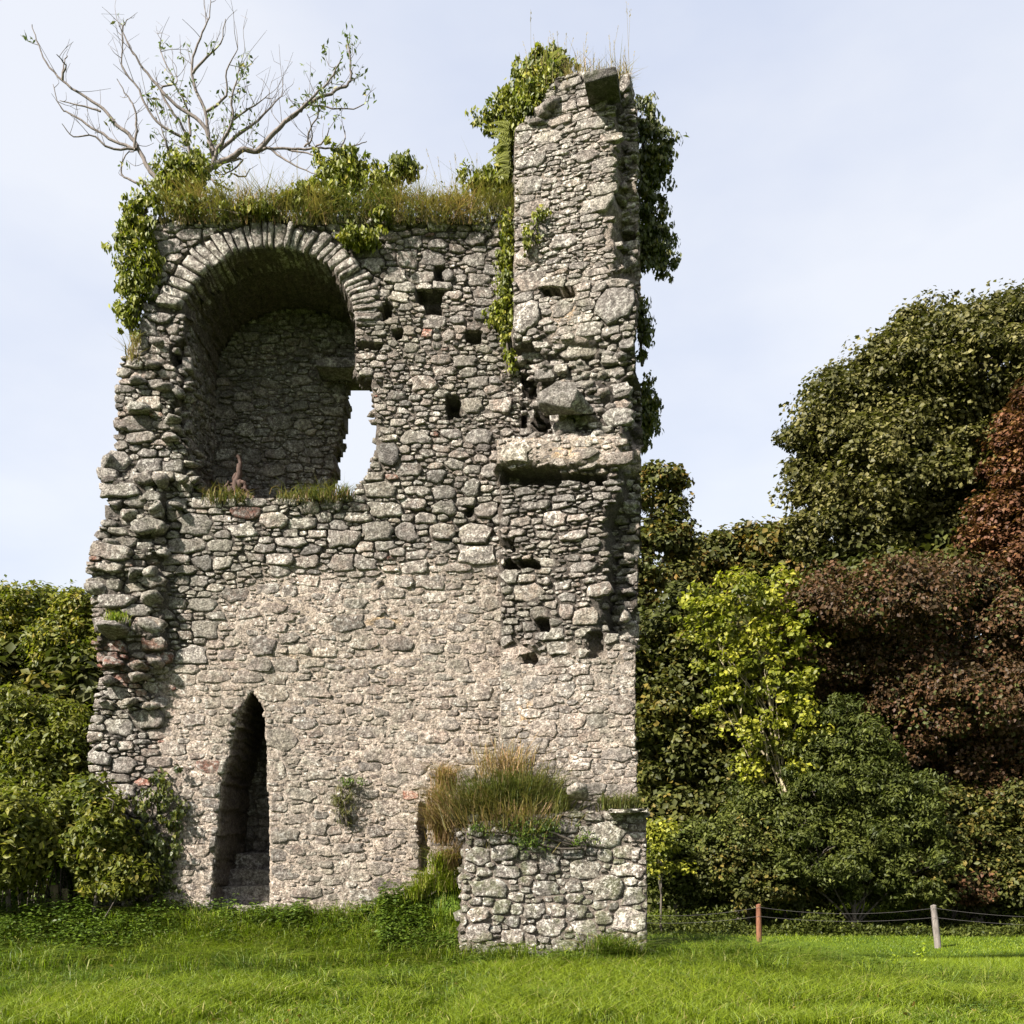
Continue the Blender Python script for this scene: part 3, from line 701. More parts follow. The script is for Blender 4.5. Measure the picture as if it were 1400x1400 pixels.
for k in range(90):                              # pier right side
    py_ = R.uniform(110, 1100); P = PX(868, py_, 12.9); P[1] = R.uniform(12.95, 14.2); P[0] -= .12
    s_ = R.uniform(.12, .3); put_rock(P, s_ * .6, s_, s_ * R.uniform(.35, .7))
for k in range(26):                              # pier crown
    px_ = R.uniform(712, 862); y0 = np.interp(px_, [703, 745, 790, 865], [185, 145, 108, 112]); P = PX(px_, y0 + 4, 13.0); P[1] = R.uniform(12.95, 14.1)
    s_ = R.uniform(.15, .38); put_rock(P, s_, s_, s_ * .55)

# ---- back wall of the upper recess and its left reveal ----
YB = 15.06
BACK = [(285, 400), (560, 400), (560, 520), (500, 516), (474, 514), (470, 530), (473, 548), (468, 575), (462, 590), (465, 600), (456, 618), (458, 640), (450, 650), (449, 668), (440, 680), (436, 745), (285, 745)]
mapB, LB, _, _ = plane_map(((285 - 700) / F * YB, YB), ((560 - 700) / F * YB, YB))
def tone_b(px, py, rg, fl): return (np.clip(rg.normal(.34, .15), 0, 1), np.clip(rg.normal(.35, .2), 0, .95), fl)  # inner stones laid darker: the recess's shade is put into their tone
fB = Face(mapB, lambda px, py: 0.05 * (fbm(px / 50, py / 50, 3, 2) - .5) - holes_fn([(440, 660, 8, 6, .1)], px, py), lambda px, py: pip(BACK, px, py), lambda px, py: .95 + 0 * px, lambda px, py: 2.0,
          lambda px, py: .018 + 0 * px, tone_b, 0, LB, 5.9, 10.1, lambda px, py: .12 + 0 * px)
eb = [(383,577,32,24),(336,587,26,22),(360,592,22,14),(345,624,28,22),(378,621,28,18),(402,640,24,14),(410,555,24,16),(415,580,26,18),(430,532,34,12)]
P0b, P1b = ((285 - 700) / F * YB, YB), ((560 - 700) / F * YB, YB)
fB.clip = lambda px, py: pip(BACK, px, py)
masonry(fB, expl(eb, P0b, P1b), 31)
back_acc = mortar_grid(fB, lambda px, py: pip(BACK, px, py), (0, 1, 0), .45, .04)
edge_rocks2 = [(474, 520), (471, 535), (474, 550), (468, 570), (464, 590), (466, 602), (457, 620), (459, 640), (451, 652), (450, 668), (442, 684)]
for (x, y) in edge_rocks2:
    for k in range(7):
        P = PX(x - 7, y + R.uniform(-8, 8), YB); P[1] += R.uniform(.05, .4); s_ = R.uniform(.12, .24); put_rock(P, s_, s_, s_ * .45)
XR = (255 - 700) / F * D
def mapR(u, v, w): return np.stack([XR - 0.055 * (u - D) / 1.6 * 1.0 + w - 0.02, u + 0 * v, v + 0 * u], -1)
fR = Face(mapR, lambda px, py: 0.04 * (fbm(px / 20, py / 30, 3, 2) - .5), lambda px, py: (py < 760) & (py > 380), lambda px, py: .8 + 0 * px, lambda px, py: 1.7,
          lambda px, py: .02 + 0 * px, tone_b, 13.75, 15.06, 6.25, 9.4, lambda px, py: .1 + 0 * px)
masonry(fR, [], 37)
rev_acc = mortar_grid(fR, lambda px, py: py > 0, (-1, 0, 0), .12, .05)

# door passage: left reveal stones, steps, end wall
lx = np.array([(1300, 285), (1253, 288), (1190, 293), (1123, 299), (1064, 304), (1033, 313), (1001, 320), (970, 328), (955, 336)], float)[::-1]
zz = EYE + (HZ - lx[:, 0]) / F * D; xx = (lx[:, 1] - 700) / F * D
o_ = np.argsort(zz); zz = zz[o_]; xx = xx[o_]
def mapD(u, v, w): return np.stack([np.interp(v, zz, xx) + w - .015 - 0.10 * (u - D), u + 0 * v, v + 0 * u], -1)
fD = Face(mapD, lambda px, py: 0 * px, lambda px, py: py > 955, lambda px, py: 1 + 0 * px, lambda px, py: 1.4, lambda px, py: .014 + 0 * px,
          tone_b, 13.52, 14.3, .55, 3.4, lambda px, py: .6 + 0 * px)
masonry(fD, [], 41)
dj_acc = mortar_grid(fD, lambda px, py: py > 950, (-1, 0, 0), .1, .05)
YE = 15.0
P0e, P1e = (-4.6, YE), (-2.9, YE)
mapE, LE, _, _ = plane_map(P0e, P1e)
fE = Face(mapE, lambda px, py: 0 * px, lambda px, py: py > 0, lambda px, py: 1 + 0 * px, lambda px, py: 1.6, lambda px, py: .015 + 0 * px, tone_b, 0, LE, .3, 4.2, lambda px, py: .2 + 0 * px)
masonry(fE, [], 43)
end_acc = mortar_grid(fE, lambda px, py: py > 0, (0, 1, 0), .12, .05)

# ------------------------------------------------------------------ assemble the ruin
ruin = thing('ruined_tower', (-2.2, 14.2, 0.4), 'tall ruined stone tower wall with arched recess, pointed doorway and higher broken pier', 'ruin')
wall_o = main_acc.build('wall', M_MORTAR, ruin, (-2.8, 13.5, .5))
pier_o = tag(pier_acc.build('pier', M_MORTAR, ruin, (.7, 13.2, 1.2)), 'tall narrow broken pier rising above the wall at the right')
back_acc.build('recess_wall', M_MORTAR, ruin, (-3.3, YB, 6))
a = Acc()
for q in (rev_acc, dj_acc, end_acc):
    a.add(q.V[0], None, q.Q[0], q.C[0])
a.build('inner_wall', M_MORTAR, ruin, (-4, 14, 1))
PARTS.sort(key=lambda p: -p[0])
vis = []; rest = Acc(); nsingle = 0
for (ar, V, T, Q, tn) in PARTS:
    y_front = V[:, 1].min()
    if nsingle < 298 and y_front < 13.9:
        s_ = Acc(); s_.add(V, T, Q, tn); s_.build('stone', M_STONE, pier_o if V[:, 0].mean() > -.1 else wall_o, V.mean(0)); nsingle += 1
    else: rest.add(V, T, Q, tn)
r_ = rest.build('rubble_stones', M_STONE, ruin, (-2.5, 13.5, 1)); tag(r_, kind='stuff')
for (V, T, Q, tn) in VOUSS:
    s_ = Acc(); s_.add(V, T, Q, tn); s_.build('arch_stone', M_STONE, ruin, V.mean(0))
print('stones', len(PARTS), 'singles', nsingle, 'arch', len(VOUSS))

def box_stone(c, sx, sy, sz, rz=0, ry=0, rx=0, n=4, jit=.012, tone=(.5, .4, .1), bev=.06):
    """a hewn block: subdivided box with worn edges"""
    import bmesh
    b = bmesh.new(); bmesh.ops.create_cube(b, size=1.0)
    bmesh.ops.scale(b, vec=(sx, sy, sz), verts=b.verts)
    bmesh.ops.bevel(b, geom=list(b.edges), offset=bev * min(sx, sy, sz), segments=1, affect='EDGES')
    bmesh.ops.subdivide_edges(b, edges=[e for e in b.edges if e.calc_length() > .4 * min(sx, sz)], cuts=n - 2, use_grid_fill=True)
    bmesh.ops.triangulate(b, faces=b.faces)
    b.verts.ensure_lookup_table()
    V = np.array([v.co[:] for v in b.verts]); T = np.array([[v.index for v in f.verts] for f in b.faces]); b.free()
    V += R.normal(0, jit, V.shape)
    Mx = np.array(Matrix.Rotation(rz, 3, 'Z') @ Matrix.Rotation(ry, 3, 'Y') @ Matrix.Rotation(rx, 3, 'X'))
    s_ = Acc(); s_.add(V @ Mx.T + np.asarray(c), T, None, tone); return s_
# steps climbing into the door passage
for k, (py, Y) in enumerate([(1238, 13.62), (1212, 13.92), (1189, 14.22), (1166, 14.52)]):
    zt = EYE + (HZ - py) / F * Y
    box_stone((-3.62, Y + .25, zt - .2), 1.05, .5, .4, n=5, tone=(.5, .35, .3)).build('step', M_STEP, ruin, (-3.62, Y + .25, zt - .2))
# lintel slab over the window gap
P = PX(480, 505, 14.72); box_stone(P, .95, .45, .12, tone=(.3, .3, .1)).build('lintel', M_STONE, ruin, P)
# projecting slab near the top of the pier
P = PX(824, 120, 12.64)
tag(box_stone(P, .41, .46, .12, rz=-.22, ry=-.07, rx=-.03, jit=.008, tone=(.55, .2, .1), bev=.1).build('projecting_slab', M_SLAB, ruin, P), 'dark square slab jutting out near the top of the pier')
P = PX(856, 124, 13.1); box_stone(P, .16, .3, .22, rz=-.3, tone=(.6, .4, .2)).build('crown_stone', M_STONE, ruin, P)

# ------------------------------------------------------------------ low wall stump in front of the pier
PARTS_SAVE = PARTS; PARTS = []
Q0, Q1 = ((636 - 700) / F * 12.45, 12.45), ((884 - 700) / F * 12.35, 12.35)
mapS, LS, _, _ = plane_map(Q0, Q1)
STUMP = [(636, 1150), (640, 1128), (690, 1118), (760, 1112), (800, 1108), (884, 1110), (885, 1340), (626, 1340), (630, 1240)]
Face_S_clip = lambda px, py: pip(STUMP, px, py)
fS = Face(mapS, lambda px, py: .07 * (fbm(px / 50, py / 50, 2, 3) - .5) + .08 * ss(1150, 1330, py), lambda px, py: pip(STUMP, px, py), lambda px, py: 1.25 + 0 * px, lambda px, py: 1.3 + .4 * vn(px / 30, py / 30, 2),
          lambda px, py: .02 + 0 * px, lambda px, py, rg, fl: (np.clip(rg.normal(.55, .22), 0, 1), np.clip(rg.normal(.4, .2), 0, .95), fl), -.08, LS, -.3, 2.0, lambda px, py: .25 + .2 * vn(px / 40, py / 40, 7))
es = [(820,1143,70,36),(856,1165,44,20),(750,1180,32,30),(690,1165,40,26),(655,1170,34,24),(725,1125,30,28),(800,1190,46,30),(860,1190,44,20),(830,1215,50,36),(745,1215,38,22),
      (670,1215,60,26),(785,1210,22,20),(652,1250,26,22),(655,1275,34,28),(730,1245,30,24),(860,1258,50,36),(860,1300,36,26),(865,1225,30,26),(700,1280,36,20),(762,1245,26,18),(840,1116,30,12)]
fS.clip = Face_S_clip
masonry(fS, expl(es, Q0, Q1), 51)
stump_acc = mortar_grid(fS, lambda px, py: pip(STUMP, px, py), (-.02, 1, 0), 1.2)
stump = thing('wall_stump', (.5, 12.9, .1), 'low square lichened rubble block capped with long grass in front of the pier', 'wall')
stump_acc.build('wall_core', M_MORTAR, stump, (.5, 12.5, .1))
for k in range(60):                                          # left side and top
    if k < 36: P = np.array([-.62 + R.normal(0, .03), R.uniform(12.55, 13.4), R.uniform(.2, 1.75)])
    else: P = np.array([R.uniform(-.5, 1.35), R.uniform(12.5, 13.0), 1.88 + R.normal(0, .03)])
    s_ = R.uniform(.14, .3); put_rock(P, s_ * (.6 if k < 36 else 1), s_, s_ * .6)
PARTS.sort(key=lambda p: -p[0]); rest = Acc()
for i, (ar, V, T, Q, tn) in enumerate(PARTS):
    if i < 190: s_ = Acc(); s_.add(V, T, Q, tn); s_.build('stone', M_STUMP, stump, V.mean(0))
    else: rest.add(V, T, Q, tn)
if rest.n: tag(rest.build('small_stones', M_STUMP, stump, (.5, 12.5, .1)), kind='stuff')
P = PX(858, 1109, 12.3); box_stone(P, .44, .4, .04, rz=.05, tone=(.85, .4, .2)).build('capping_slab', M_STUMP, stump, P)
P = PX(788, 1084, 12.5); V, T = rock(P, .3, .25, .22, sub=2); s_ = Acc(); s_.add(V, T, None, (1.0, .3, .6)); tag(s_.build('stone', M_STONE, stump, P), 'loose whitish stone on top')
P = PX(692, 1146, 12.38); V, T = rock(P, .12, .12, .10, sub=2); s_ = Acc(); s_.add(V, T, None, (1.0, .3, .6)); s_.build('stone', M_STONE, stump, P)
PARTS = PARTS_SAVE

# ------------------------------------------------------------------ foliage
def leaf_quads(acc, P, Dr, Nn, ln, wd, tone, fold=.18):
    n = len(P)
    Dr = Dr / np.linalg.norm(Dr, axis=1, keepdims=True)
    Sd = np.cross(Dr, Nn); Sd /= np.linalg.norm(Sd, axis=1, keepdims=True) + 1e-9
    Nr = np.cross(Sd, Dr)
    ln = np.broadcast_to(ln, n)[:, None]; wd = np.broadcast_to(wd, n)[:, None]
    a = P - Dr * ln * .5; c = P + Dr * ln * .5
    b = P + Sd * wd * .5 + Nr * wd * fold - Dr * ln * .05; d = P - Sd * wd * .5 + Nr * wd * fold - Dr * ln * .05
    V = np.stack([a, b, c, d], 1).reshape(-1, 3); i = np.arange(n) * 4
    T = np.concatenate([np.stack([i, i + 1, i + 2], 1), np.stack([i, i + 2, i + 3], 1)])
    acc.add(V, T, None, np.repeat(tone, 4, axis=0))

def rdir(n):
    v = R.normal(0, 1, (n, 3)); return v / np.linalg.norm(v, axis=1, keepdims=True)

def crown(acc, ells, nclump, clump_r, nleaf, ln, wd, flat=.6, droop=.25, up=.8, front=.75, hue=.5, fill=.9, spray=0.0):
    """ells: list of (centre, radii). leaf clumps sit on and just inside the union of the ellipsoids"""
    ells = [(np.array(c, float), np.array(r, float)) for c, r in ells]
    w = np.array([(r[0] * r[2]) for c, r in ells]); w = w / w.sum()
    cs_ = []
    for (c, r), ww in zip(ells, w):
        n = max(3, int(nclump * ww)); v = rdir(n * 2)
        keep = (v[:, 1] < .25) | (R.random(len(v)) > front); v = v[keep][:n]
        P = c + v * r * (R.uniform(fill - .32, fill + .08, len(v)) + spray * R.random(len(v)) ** 3)[:, None]
        for c2, r2 in ells:
            if c2 is c: continue
            P = P[(np.linalg.norm((P - c2) / r2, axis=1) > .62)]
        cs_.append(P)
    Cn = np.concatenate(cs_); n = len(Cn)
    per = R.integers(int(nleaf * .5), int(nleaf * 1.5), n)
    ci = np.repeat(np.arange(n), per); m_ = len(ci)
    v = rdir(m_); rr = R.random(m_) ** .45
    v[:, 2] = np.where(v[:, 2] < -.4, v[:, 2] * .8, v[:, 2])
    cr_ = clump_r * R.uniform(.4, 1.5, n)
    P = Cn[ci] + v * (rr * cr_[ci])[:, None] * np.array([1.15, 1.15, flat])
    Nn = v * .6 + np.array([0, 0, up]) + rdir(m_) * .55
    Dr = np.cross(rdir(m_), Nn) + np.array([0, 0, -droop])
    ct = R.random(n)
    tone = np.stack([np.clip(ct[ci] * .6 + R.random(m_) * .4, 0, 1), np.clip(R.random(m_) * .75 + hue * ct[ci] * .5, 0, 1), R.random(m_)], 1)
    sz = R.uniform(.5, 1.45, m_)
    leaf_quads(acc, P, Dr, Nn, ln * sz, wd * sz, tone)
    return Cn

def tube(acc, pts, rad, K=6, tone=(.5, .5, .5)):
    pts = np.asarray(pts, float); n = len(pts); rad = np.broadcast_to(rad, n)
    tg = np.gradient(pts, axis=0); tg /= np.linalg.norm(tg, axis=1, keepdims=True) + 1e-9
    ref = np.array([0.3, 1.0, 0.1]); A = np.cross(tg, ref); A /= np.linalg.norm(A, axis=1, keepdims=True) + 1e-9; B = np.cross(tg, A)
    th = np.arange(K) * 2 * math.pi / K
    V = pts[:, None] + rad[:, None, None] * (A[:, None] * np.cos(th)[None, :, None] + B[:, None] * np.sin(th)[None, :, None])
    i = np.arange(n - 1)[:, None] * K; k = np.arange(K); j = (k + 1) % K
    Q = np.stack([i + k, i + j, i + K + j, i + K + k], -1).reshape(-1, 4)
    acc.add(V.reshape(-1, 3), None, Q, tone)

def smooth_path(p, n=4, jit=0.0):
    p = np.asarray(p, float); out_ = []
    for i in range(len(p) - 1):
        p0 = p[max(i - 1, 0)]; p1 = p[i]; p2 = p[i + 1]; p3 = p[min(i + 2, len(p) - 1)]
        for k in range(n):
            t_ = k / n
            out_.append(.5 * ((2 * p1) + (-p0 + p2) * t_ + (2 * p0 - 5 * p1 + 4 * p2 - p3) * t_ ** 2 + (-p0 + 3 * p1 - 3 * p2 + p3) * t_ ** 3))
    out_.append(p[-1]); out_ = np.array(out_)
    return out_ + R.normal(0, jit, out_.shape) if jit else out_

def ell_px(lst, Y, depth=.8, dy=0.0):
    o = []
    for e in lst:
        px, py, rx, ry = e[:4]; Yd = Y + (e[4] if len(e) > 4 else R.uniform(-.8, .8) * rx * Y / F * .5)
        o.append((PX(px, py, Yd), (rx * Y / F, max(rx, ry) * Y / F * depth, ry * Y / F)))
    return o

def tree(name, label, cat, Y, lobes, mat, ncl, cr, nl, ln, wd, base_px, trunk_r=.3, bark=M_BARKD, group=None, depth=.8, **kw):
    E = ell_px(lobes, Y, depth)
    bx = (base_px - 700) / F * Y; bz = float(GZ(bx, Y)) - .1
    root = thing(name, (bx, Y, bz), label, cat, group)
    a = Acc(); Cn = crown(a, E, ncl, cr, nl, ln, wd, **kw); a.build('crown', mat, root, (bx, Y, bz))
    t_ = Acc(); base = np.array([bx, Y, bz])
    top = np.mean([c for c, r in E], axis=0); top[2] = max(c[2] for c, r in E)
    mid = base * .5 + top * .5 + R.normal(0, .3, 3) * trunk_r * 2
    pth = smooth_path([base, base * .75 + mid * .25 + R.normal(0, .1, 3), mid, top], 4)
    tube(t_, pth, np.linspace(trunk_r, trunk_r * .2, len(pth)), 7)
    for c, r in E:                                                      # a limb into each lobe, twigs into its clumps
        s_ = pth[min(len(pth) - 2, max(2, int(len(pth) * np.clip((c[2] - base[2]) / (top[2] - base[2] + .1) - .15, .15, .9))))]
        lp = smooth_path([s_, s_ * .5 + c * .5 + R.normal(0, .15, 3), c, c + np.array([R.normal(0, .3), -.4, .5]) * r], 3)
        tube(t_, lp, np.linspace(trunk_r * .4, trunk_r * .06, len(lp)), 5)
        near = Cn[np.argsort(np.linalg.norm(Cn - c, axis=1))[:5]]
        for q in near: tube(t_, smooth_path([c, (c + q) / 2 + R.normal(0, .1, 3), q], 2), np.linspace(trunk_r * .12, trunk_r * .03, 5), 4)
    t_.build('trunk', bark, root, (bx, Y, bz), smooth=True)
    return root, E

# right hand wood
tree('sycamore_tree', 'huge domed dark green tree, tallest at the right of the meadow', 'tree', 36,
     [(1340,500,95,80),(1270,470,70,42),(1230,555,115,85),(1160,560,60,35),(1195,650,115,70),(1120,600,50,30),(1300,640,110,100),(1180,720,100,60),(1110,700,45,40),(1400,480,90,60),(1420,600,90,110),(1310,740,110,60),(1380,445,50,28),(1235,500,60,45),(1480,560,90,130),(1225,600,70,60),(1290,560,80,60),(1150,640,60,50)],
     M_SYC, 1300, .62, 230, .165, .13, 1300, .45, flat=.9, droop=.3, hue=.9, spray=.15, up=.6)
tree('copper_beech_tree', 'broad spreading copper beech with reddish brown leaves at the right', 'tree', 31,
     [(1190,830,110,50),(1110,850,60,50),(1290,810,80,40),(1330,870,120,60),(1150,900,85,55),(1300,960,130,60),(1400,900,90,90),(1240,1010,100,50),(1380,1010,120,70),(1230,930,80,50),(1350,1060,90,40)],
     M_BEECH, 950, .50, 200, .125, .095, 1330, .4, flat=.95, droop=.4, hue=.8, spray=.2, up=.6)
tree('broadleaf_tree', 'dark green bushy tree with some brown leaves low at the right below the copper beech', 'tree', 30.5,
     [(1300,1120,60,50),(1350,1150,70,60),(1410,1120,60,60),(1270,1180,50,50),(1330,1205,70,40),(1400,1200,70,40),(1450,1160,60,80)], M_DARK, 420, .45, 160, .14, .10, 1340, .2, flat=.9, hue=.9, spray=.3, up=.6)
tree('copper_beech_tree', 'reddish copper leaved tree cut by the right edge, above the broad one', 'tree', 33,
     [(1395,640,50,80),(1370,720,45,50),(1425,580,45,50),(1450,700,60,100),(1400,780,50,40)], M_COPPER, 260, .5, 170, .15, .11, 1420, .3, flat=.95, hue=.5, spray=.2)
tree('lime_tree', 'leaning slender tree with bright yellow green leaves and pale bare stems', 'tree', 30.0,
     [(1010,812,54,24),(1060,800,36,18),(960,850,26,24),(965,830,28,16),(1010,850,50,26),(985,890,34,30),(1040,890,46,34),(1075,860,34,40),(1010,935,34,26),(1060,950,44,34),(1095,990,38,34),(985,960,30,20),(1040,1000,34,26),(1095,920,26,30),(1070,1040,30,24),(1100,1040,26,26),(1020,1060,20,16)],
     M_LIME, 340, .27, 40, .15, .11, 1096, .06, M_BARKL, flat=.9, droop=.3, up=.6, hue=.4, spray=.6)
lime = bpy.data.objects['lime_tree']
for pts, r0 in (([(1099,1140),(1078,1090),(1055,1045),(1030,1010),(1012,975),(998,930),(985,900)], .075), ([(1060,1055),(1062,1000),(1050,950),(1045,890)], .05), ([(1040,1025),(1020,1010),(1000,965)], .04),
                ([(1070,1070),(1072,1000),(1085,930),(1078,870)], .05), ([(1012,975),(1020,920),(1000,860),(1005,830)], .035), ([(1050,1040),(1036,960),(1022,900),(1030,850)], .04), ([(1085,1000),(1100,960),(1092,930)], .03)):
    p3 = smooth_path([PX(x, y, 29.8 + R.uniform(-.3, .5)) for x, y in pts], 4, .015); a = Acc(); tube(a, p3, np.linspace(r0, r0 * .25, len(p3)) * .6, 6); a.build('branch', M_BARKL, lime, p3[0], smooth=True)
tree('broadleaf_tree', 'dark autumn tinged tree just behind the right edge of the pier', 'tree', 35,
     [(890,700,34,40),(905,665,26,24),(880,760,40,60),(915,745,34,40),(895,830,50,60),(860,900,60,80),(915,880,40,50)], M_BROWN, 200, .5, 150, .19, .14, 850, .25, flat=.9, up=.6, spray=.3, hue=.8)
tree('broadleaf_tree', 'brownish low rounded tree on the skyline between pier and sycamore', 'tree', 44,
     [(960,760,36,26),(1000,755,30,26),(1025,740,26,26),(1050,760,44,36),(950,790,50,40),(1030,800,70,40),(1090,770,40,50)], M_BROWN, 220, .55, 130, .26, .2, 1000, .3, flat=.9, up=.6, spray=.3, hue=.6)
tree('broadleaf_tree', 'shady dark green tree low behind the pier, left of the yellow green one', 'tree', 33,
     [(935,860,50,50),(970,900,50,60),(900,960,70,70),(960,1010,70,60),(910,1060,70,60),(1010,1060,60,60),(960,1130,80,50),(890,1160,50,60)], M_DARK, 330, .58, 160, .2, .15, 930, .28, flat=.9, up=.6, spray=.3, hue=.6)
tree('broadleaf_tree', 'dark shaded tree filling the gap behind the yellow green one', 'tree', 36,
     [(1060,900,80,80),(1120,960,80,70),(1030,1020,80,70),(1120,1050,90,80),(1200,1100,90,80),(1000,1130,90,70),(1090,1160,90,60),(1180,1180,90,50),(1250,1060,80,60),(1310,1180,90,60),(1400,1190,90,60),(1240,800,90,60),(1180,780,60,60)], M_DARK, 420, .7, 150, .26, .2, 1150, .35, flat=.9, up=.6, spray=.3, hue=.5)
tree('rowan_tree', 'mid green feathery leaved bushy tree at the meadow edge in front of the copper beech', 'tree', 29.5,
     [(1150,985,26,24),(1185,1010,36,26),(1135,1030,34,28),(1215,1045,30,24),(1165,1060,50,34),(1110,1080,40,30),(1225,1090,44,30),(1150,1120,60,40),(1085,1130,36,34),(1255,1140,34,34),(1200,1150,50,40),(1120,1175,60,36),(1180,1200,60,34),(1245,1195,50,34),(1070,1190,40,34),(1100,1020,20,18),(1265,1075,20,18)],
     M_ROWAN, 620, .30, 110, .135, .055, 1170, .1, M_BARKD, flat=.9, droop=.35, hue=.4, spray=.6, up=.6)
tree('elder_shrub', 'dull green loose shrub at the wood edge left of the leaning pale stems', 'shrub', 30,
     [(1030,1110,40,34),(1000,1150,44,36),(1050,1160,46,40),(980,1195,50,36),(1040,1205,50,30)], M_ROWAN, 260, .32, 110, .12, .07, 1020, .08, M_BARKD, flat=.9, hue=.8, spray=.5, up=.6)
tree('holly_bush', 'small yellow green bush at the meadow edge beside the ruin corner', 'bush', 29,
     [(905,1140,26,24),(890,1165,24,24),(915,1180,26,22)], M_LIME, 40, .3, 70, .12, .08, 905, .05, flat=.7)
for (px_, w_, lab) in ((960, 50, 'mid green leafy shrub at the wood edge between the yellow bush and the red post'), (1070, 44, 'mid green low shrub below the leaning pale stems'), (925, 60, 'dark low shrub under the trees right beside the ruin'), (1010, 60, 'dark low shrub behind the reddish fence post'), (1090, 50, 'dark low shrub between the two fence posts'), (1300, 60, 'brownish low shrub behind the grey fence post'), (1390, 60, 'low shrub at the right edge of the wood')):
    tree('undergrowth_shrub', lab, 'shrub', 30.5 if px_ != 1010 else 29.5, [(px_, 1200, w_, 34), (px_ - 20, 1170, w_ * .7, 34), (px_ + 25, 1215, w_ * .8, 26), (px_ + 10, 1150, w_ * .5, 28)], M_BEECH if px_ == 1300 else (M_ROWAN if px_ in (960, 1070, 925) else M_DARK), 110, .36, 110, .13, .085, px_, .08, flat=.7, hue=.7, group='shrubs along the foot of the wood')
# a mass of further trees that only shows as dark gaps
a = Acc()
crown(a, ell_px([(880,1000,120,190),(1050,1010,160,180),(1250,1000,200,230),(1450,950,200,330),(1400,700,150,200),(1250,700,140,140),(700,1070,130,110),(500,1080,130,100),(300,1070,130,110),(100,1040,120,120),(-80,1000,120,150),(1600,950,150,260)], 46, .4), 1450, 1.2, 150, .34, .27, fill=.8, flat=.9)
tag(a.build('far_woodland', M_DARK, None, (12, 46, 0)), 'dark mass of further trees closing the wood', kind='stuff')

# left hand shrubs
HL = [('hazel_shrub', 'tall yellowish green shrub at the far left edge, topping the hedge', 17, [(20,850,50,40),(60,835,36,26),(40,900,60,50),(5,920,50,60),(-30,870,60,70)], 20, M_HEDGE, .7),
      ('hazel_shrub', 'yellow green shrub touching the tower left edge below the skyline', 16.5, [(110,830,26,20),(120,870,40,40),(85,880,40,36),(110,930,46,46),(75,950,50,40)], 100, M_HEDGE, .6),
      ('hazel_shrub', 'dark green dense shrub in the middle of the left hedge', 15.2, [(30,1000,60,50),(90,1010,50,46),(60,1060,60,50),(110,1050,40,40),(0,1060,60,60)], 60, M_HEDGE, .3),
      ('hazel_shrub', 'broad leaved green shrub low beside the tower foot', 14.2, [(120,1110,46,36),(165,1130,34,34),(90,1140,44,36),(140,1170,40,36),(40,1120,50,36),(180,1170,26,40)], 130, M_HEDGE, .3),
      ('hazel_shrub', 'leafy shrub at the lower left corner of the view with brown stems', 13.2, [(10,1120,36,30),(-10,1170,50,40),(30,1160,36,26)], 10, M_HEDGE, .3)]
for (nm, lb, Y, lob, bp, mt, hu) in HL:
    tree(nm, lb, 'shrub', Y, lob, mt, 420, .19, 90, .095, .045, bp, .05, M_BARKD, group='shrubs left of the tower', flat=1.0, droop=.3, hue=hu, depth=1.0, spray=.35, up=.5)
tree('hazel_shrub', 'yellow green leafy shrub spilling over the lower left corner of the wall', 'shrub', 13.15, [(138,1125,24,30),(160,1155,24,30),(140,1190,30,30),(172,1200,24,26),(118,1160,26,30),(128,1090,14,18)], M_HEDGE, 300, .13, 60, .085, .045, 130, .03, M_BARKD, group='shrubs left of the tower', flat=1.0, hue=.4, spray=.6, up=.5, depth=.4)
tree('hazel_shrub', 'low dense dark green shrub between the tower foot and the canes', 'shrub', 14.6, [(60,1185,44,30),(110,1195,40,28),(20,1195,44,30),(150,1205,30,26),(80,1215,60,20)], M_NETTLE, 330, .17, 90, .09, .05, 90, .04, M_BARKD, group='shrubs left of the tower', flat=1.0, hue=.5, spray=.4)
tree('broadleaf_tree', 'olive green trees seen low over the hedge at the left', 'tree', 34, [(20,860,60,40),(80,850,40,30),(120,870,40,40),(60,920,110,60),(-40,860,60,60)], M_BROWN, 200, .6, 120, .24, .18, 60, .3, flat=.6)
a = Acc(); crown(a, ell_px([(0,1030,130,160),(110,1020,60,130),(100,1150,90,80),(30,1190,110,60),(150,1200,60,46),(-40,1180,80,80)], 16.5, .5), 460, .45, 130, .2, .12, fill=.8)
tag(a.build('hedge_thicket', M_DARK, None, (-8, 18, 0)), 'dark thicket behind the shrubs at the left', kind='stuff')
a = Acc()
for k in range(70):
    px_ = R.uniform(-20, 170); P = PX(px_, 1245, 13.5 + R.uniform(0, .8)); P[2] = .35; h = R.uniform(.5, 1.3)
    q = P + np.array([R.normal(0, .12), R.normal(0, .1), h]); tube(a, smooth_path([P, (P + q) / 2 + R.normal(0, .03, 3), q], 2), np.linspace(.018, .008, 5), 4)
tag(a.build('bare_stems', M_BARKD, None, (-8, 13, 0)), 'brown bare cane stems under the shrubs at the left', kind='stuff')
for (px_, h_, w_) in ((75, 40, 8), (90, 30, 7)):
    P = PX(px_, 1230, 13.45); s_ = box_stone(P, w_ / 100, .08, h_ / 100, rz=.2, n=3, jit=.006); tag(s_.build('cut_stake', M_STAKE, None, P), 'short pale cut stake, the ' + ('taller left' if px_ == 75 else 'shorter right') + ' one under the left shrubs', 'stake', 'cut stakes under the shrubs')

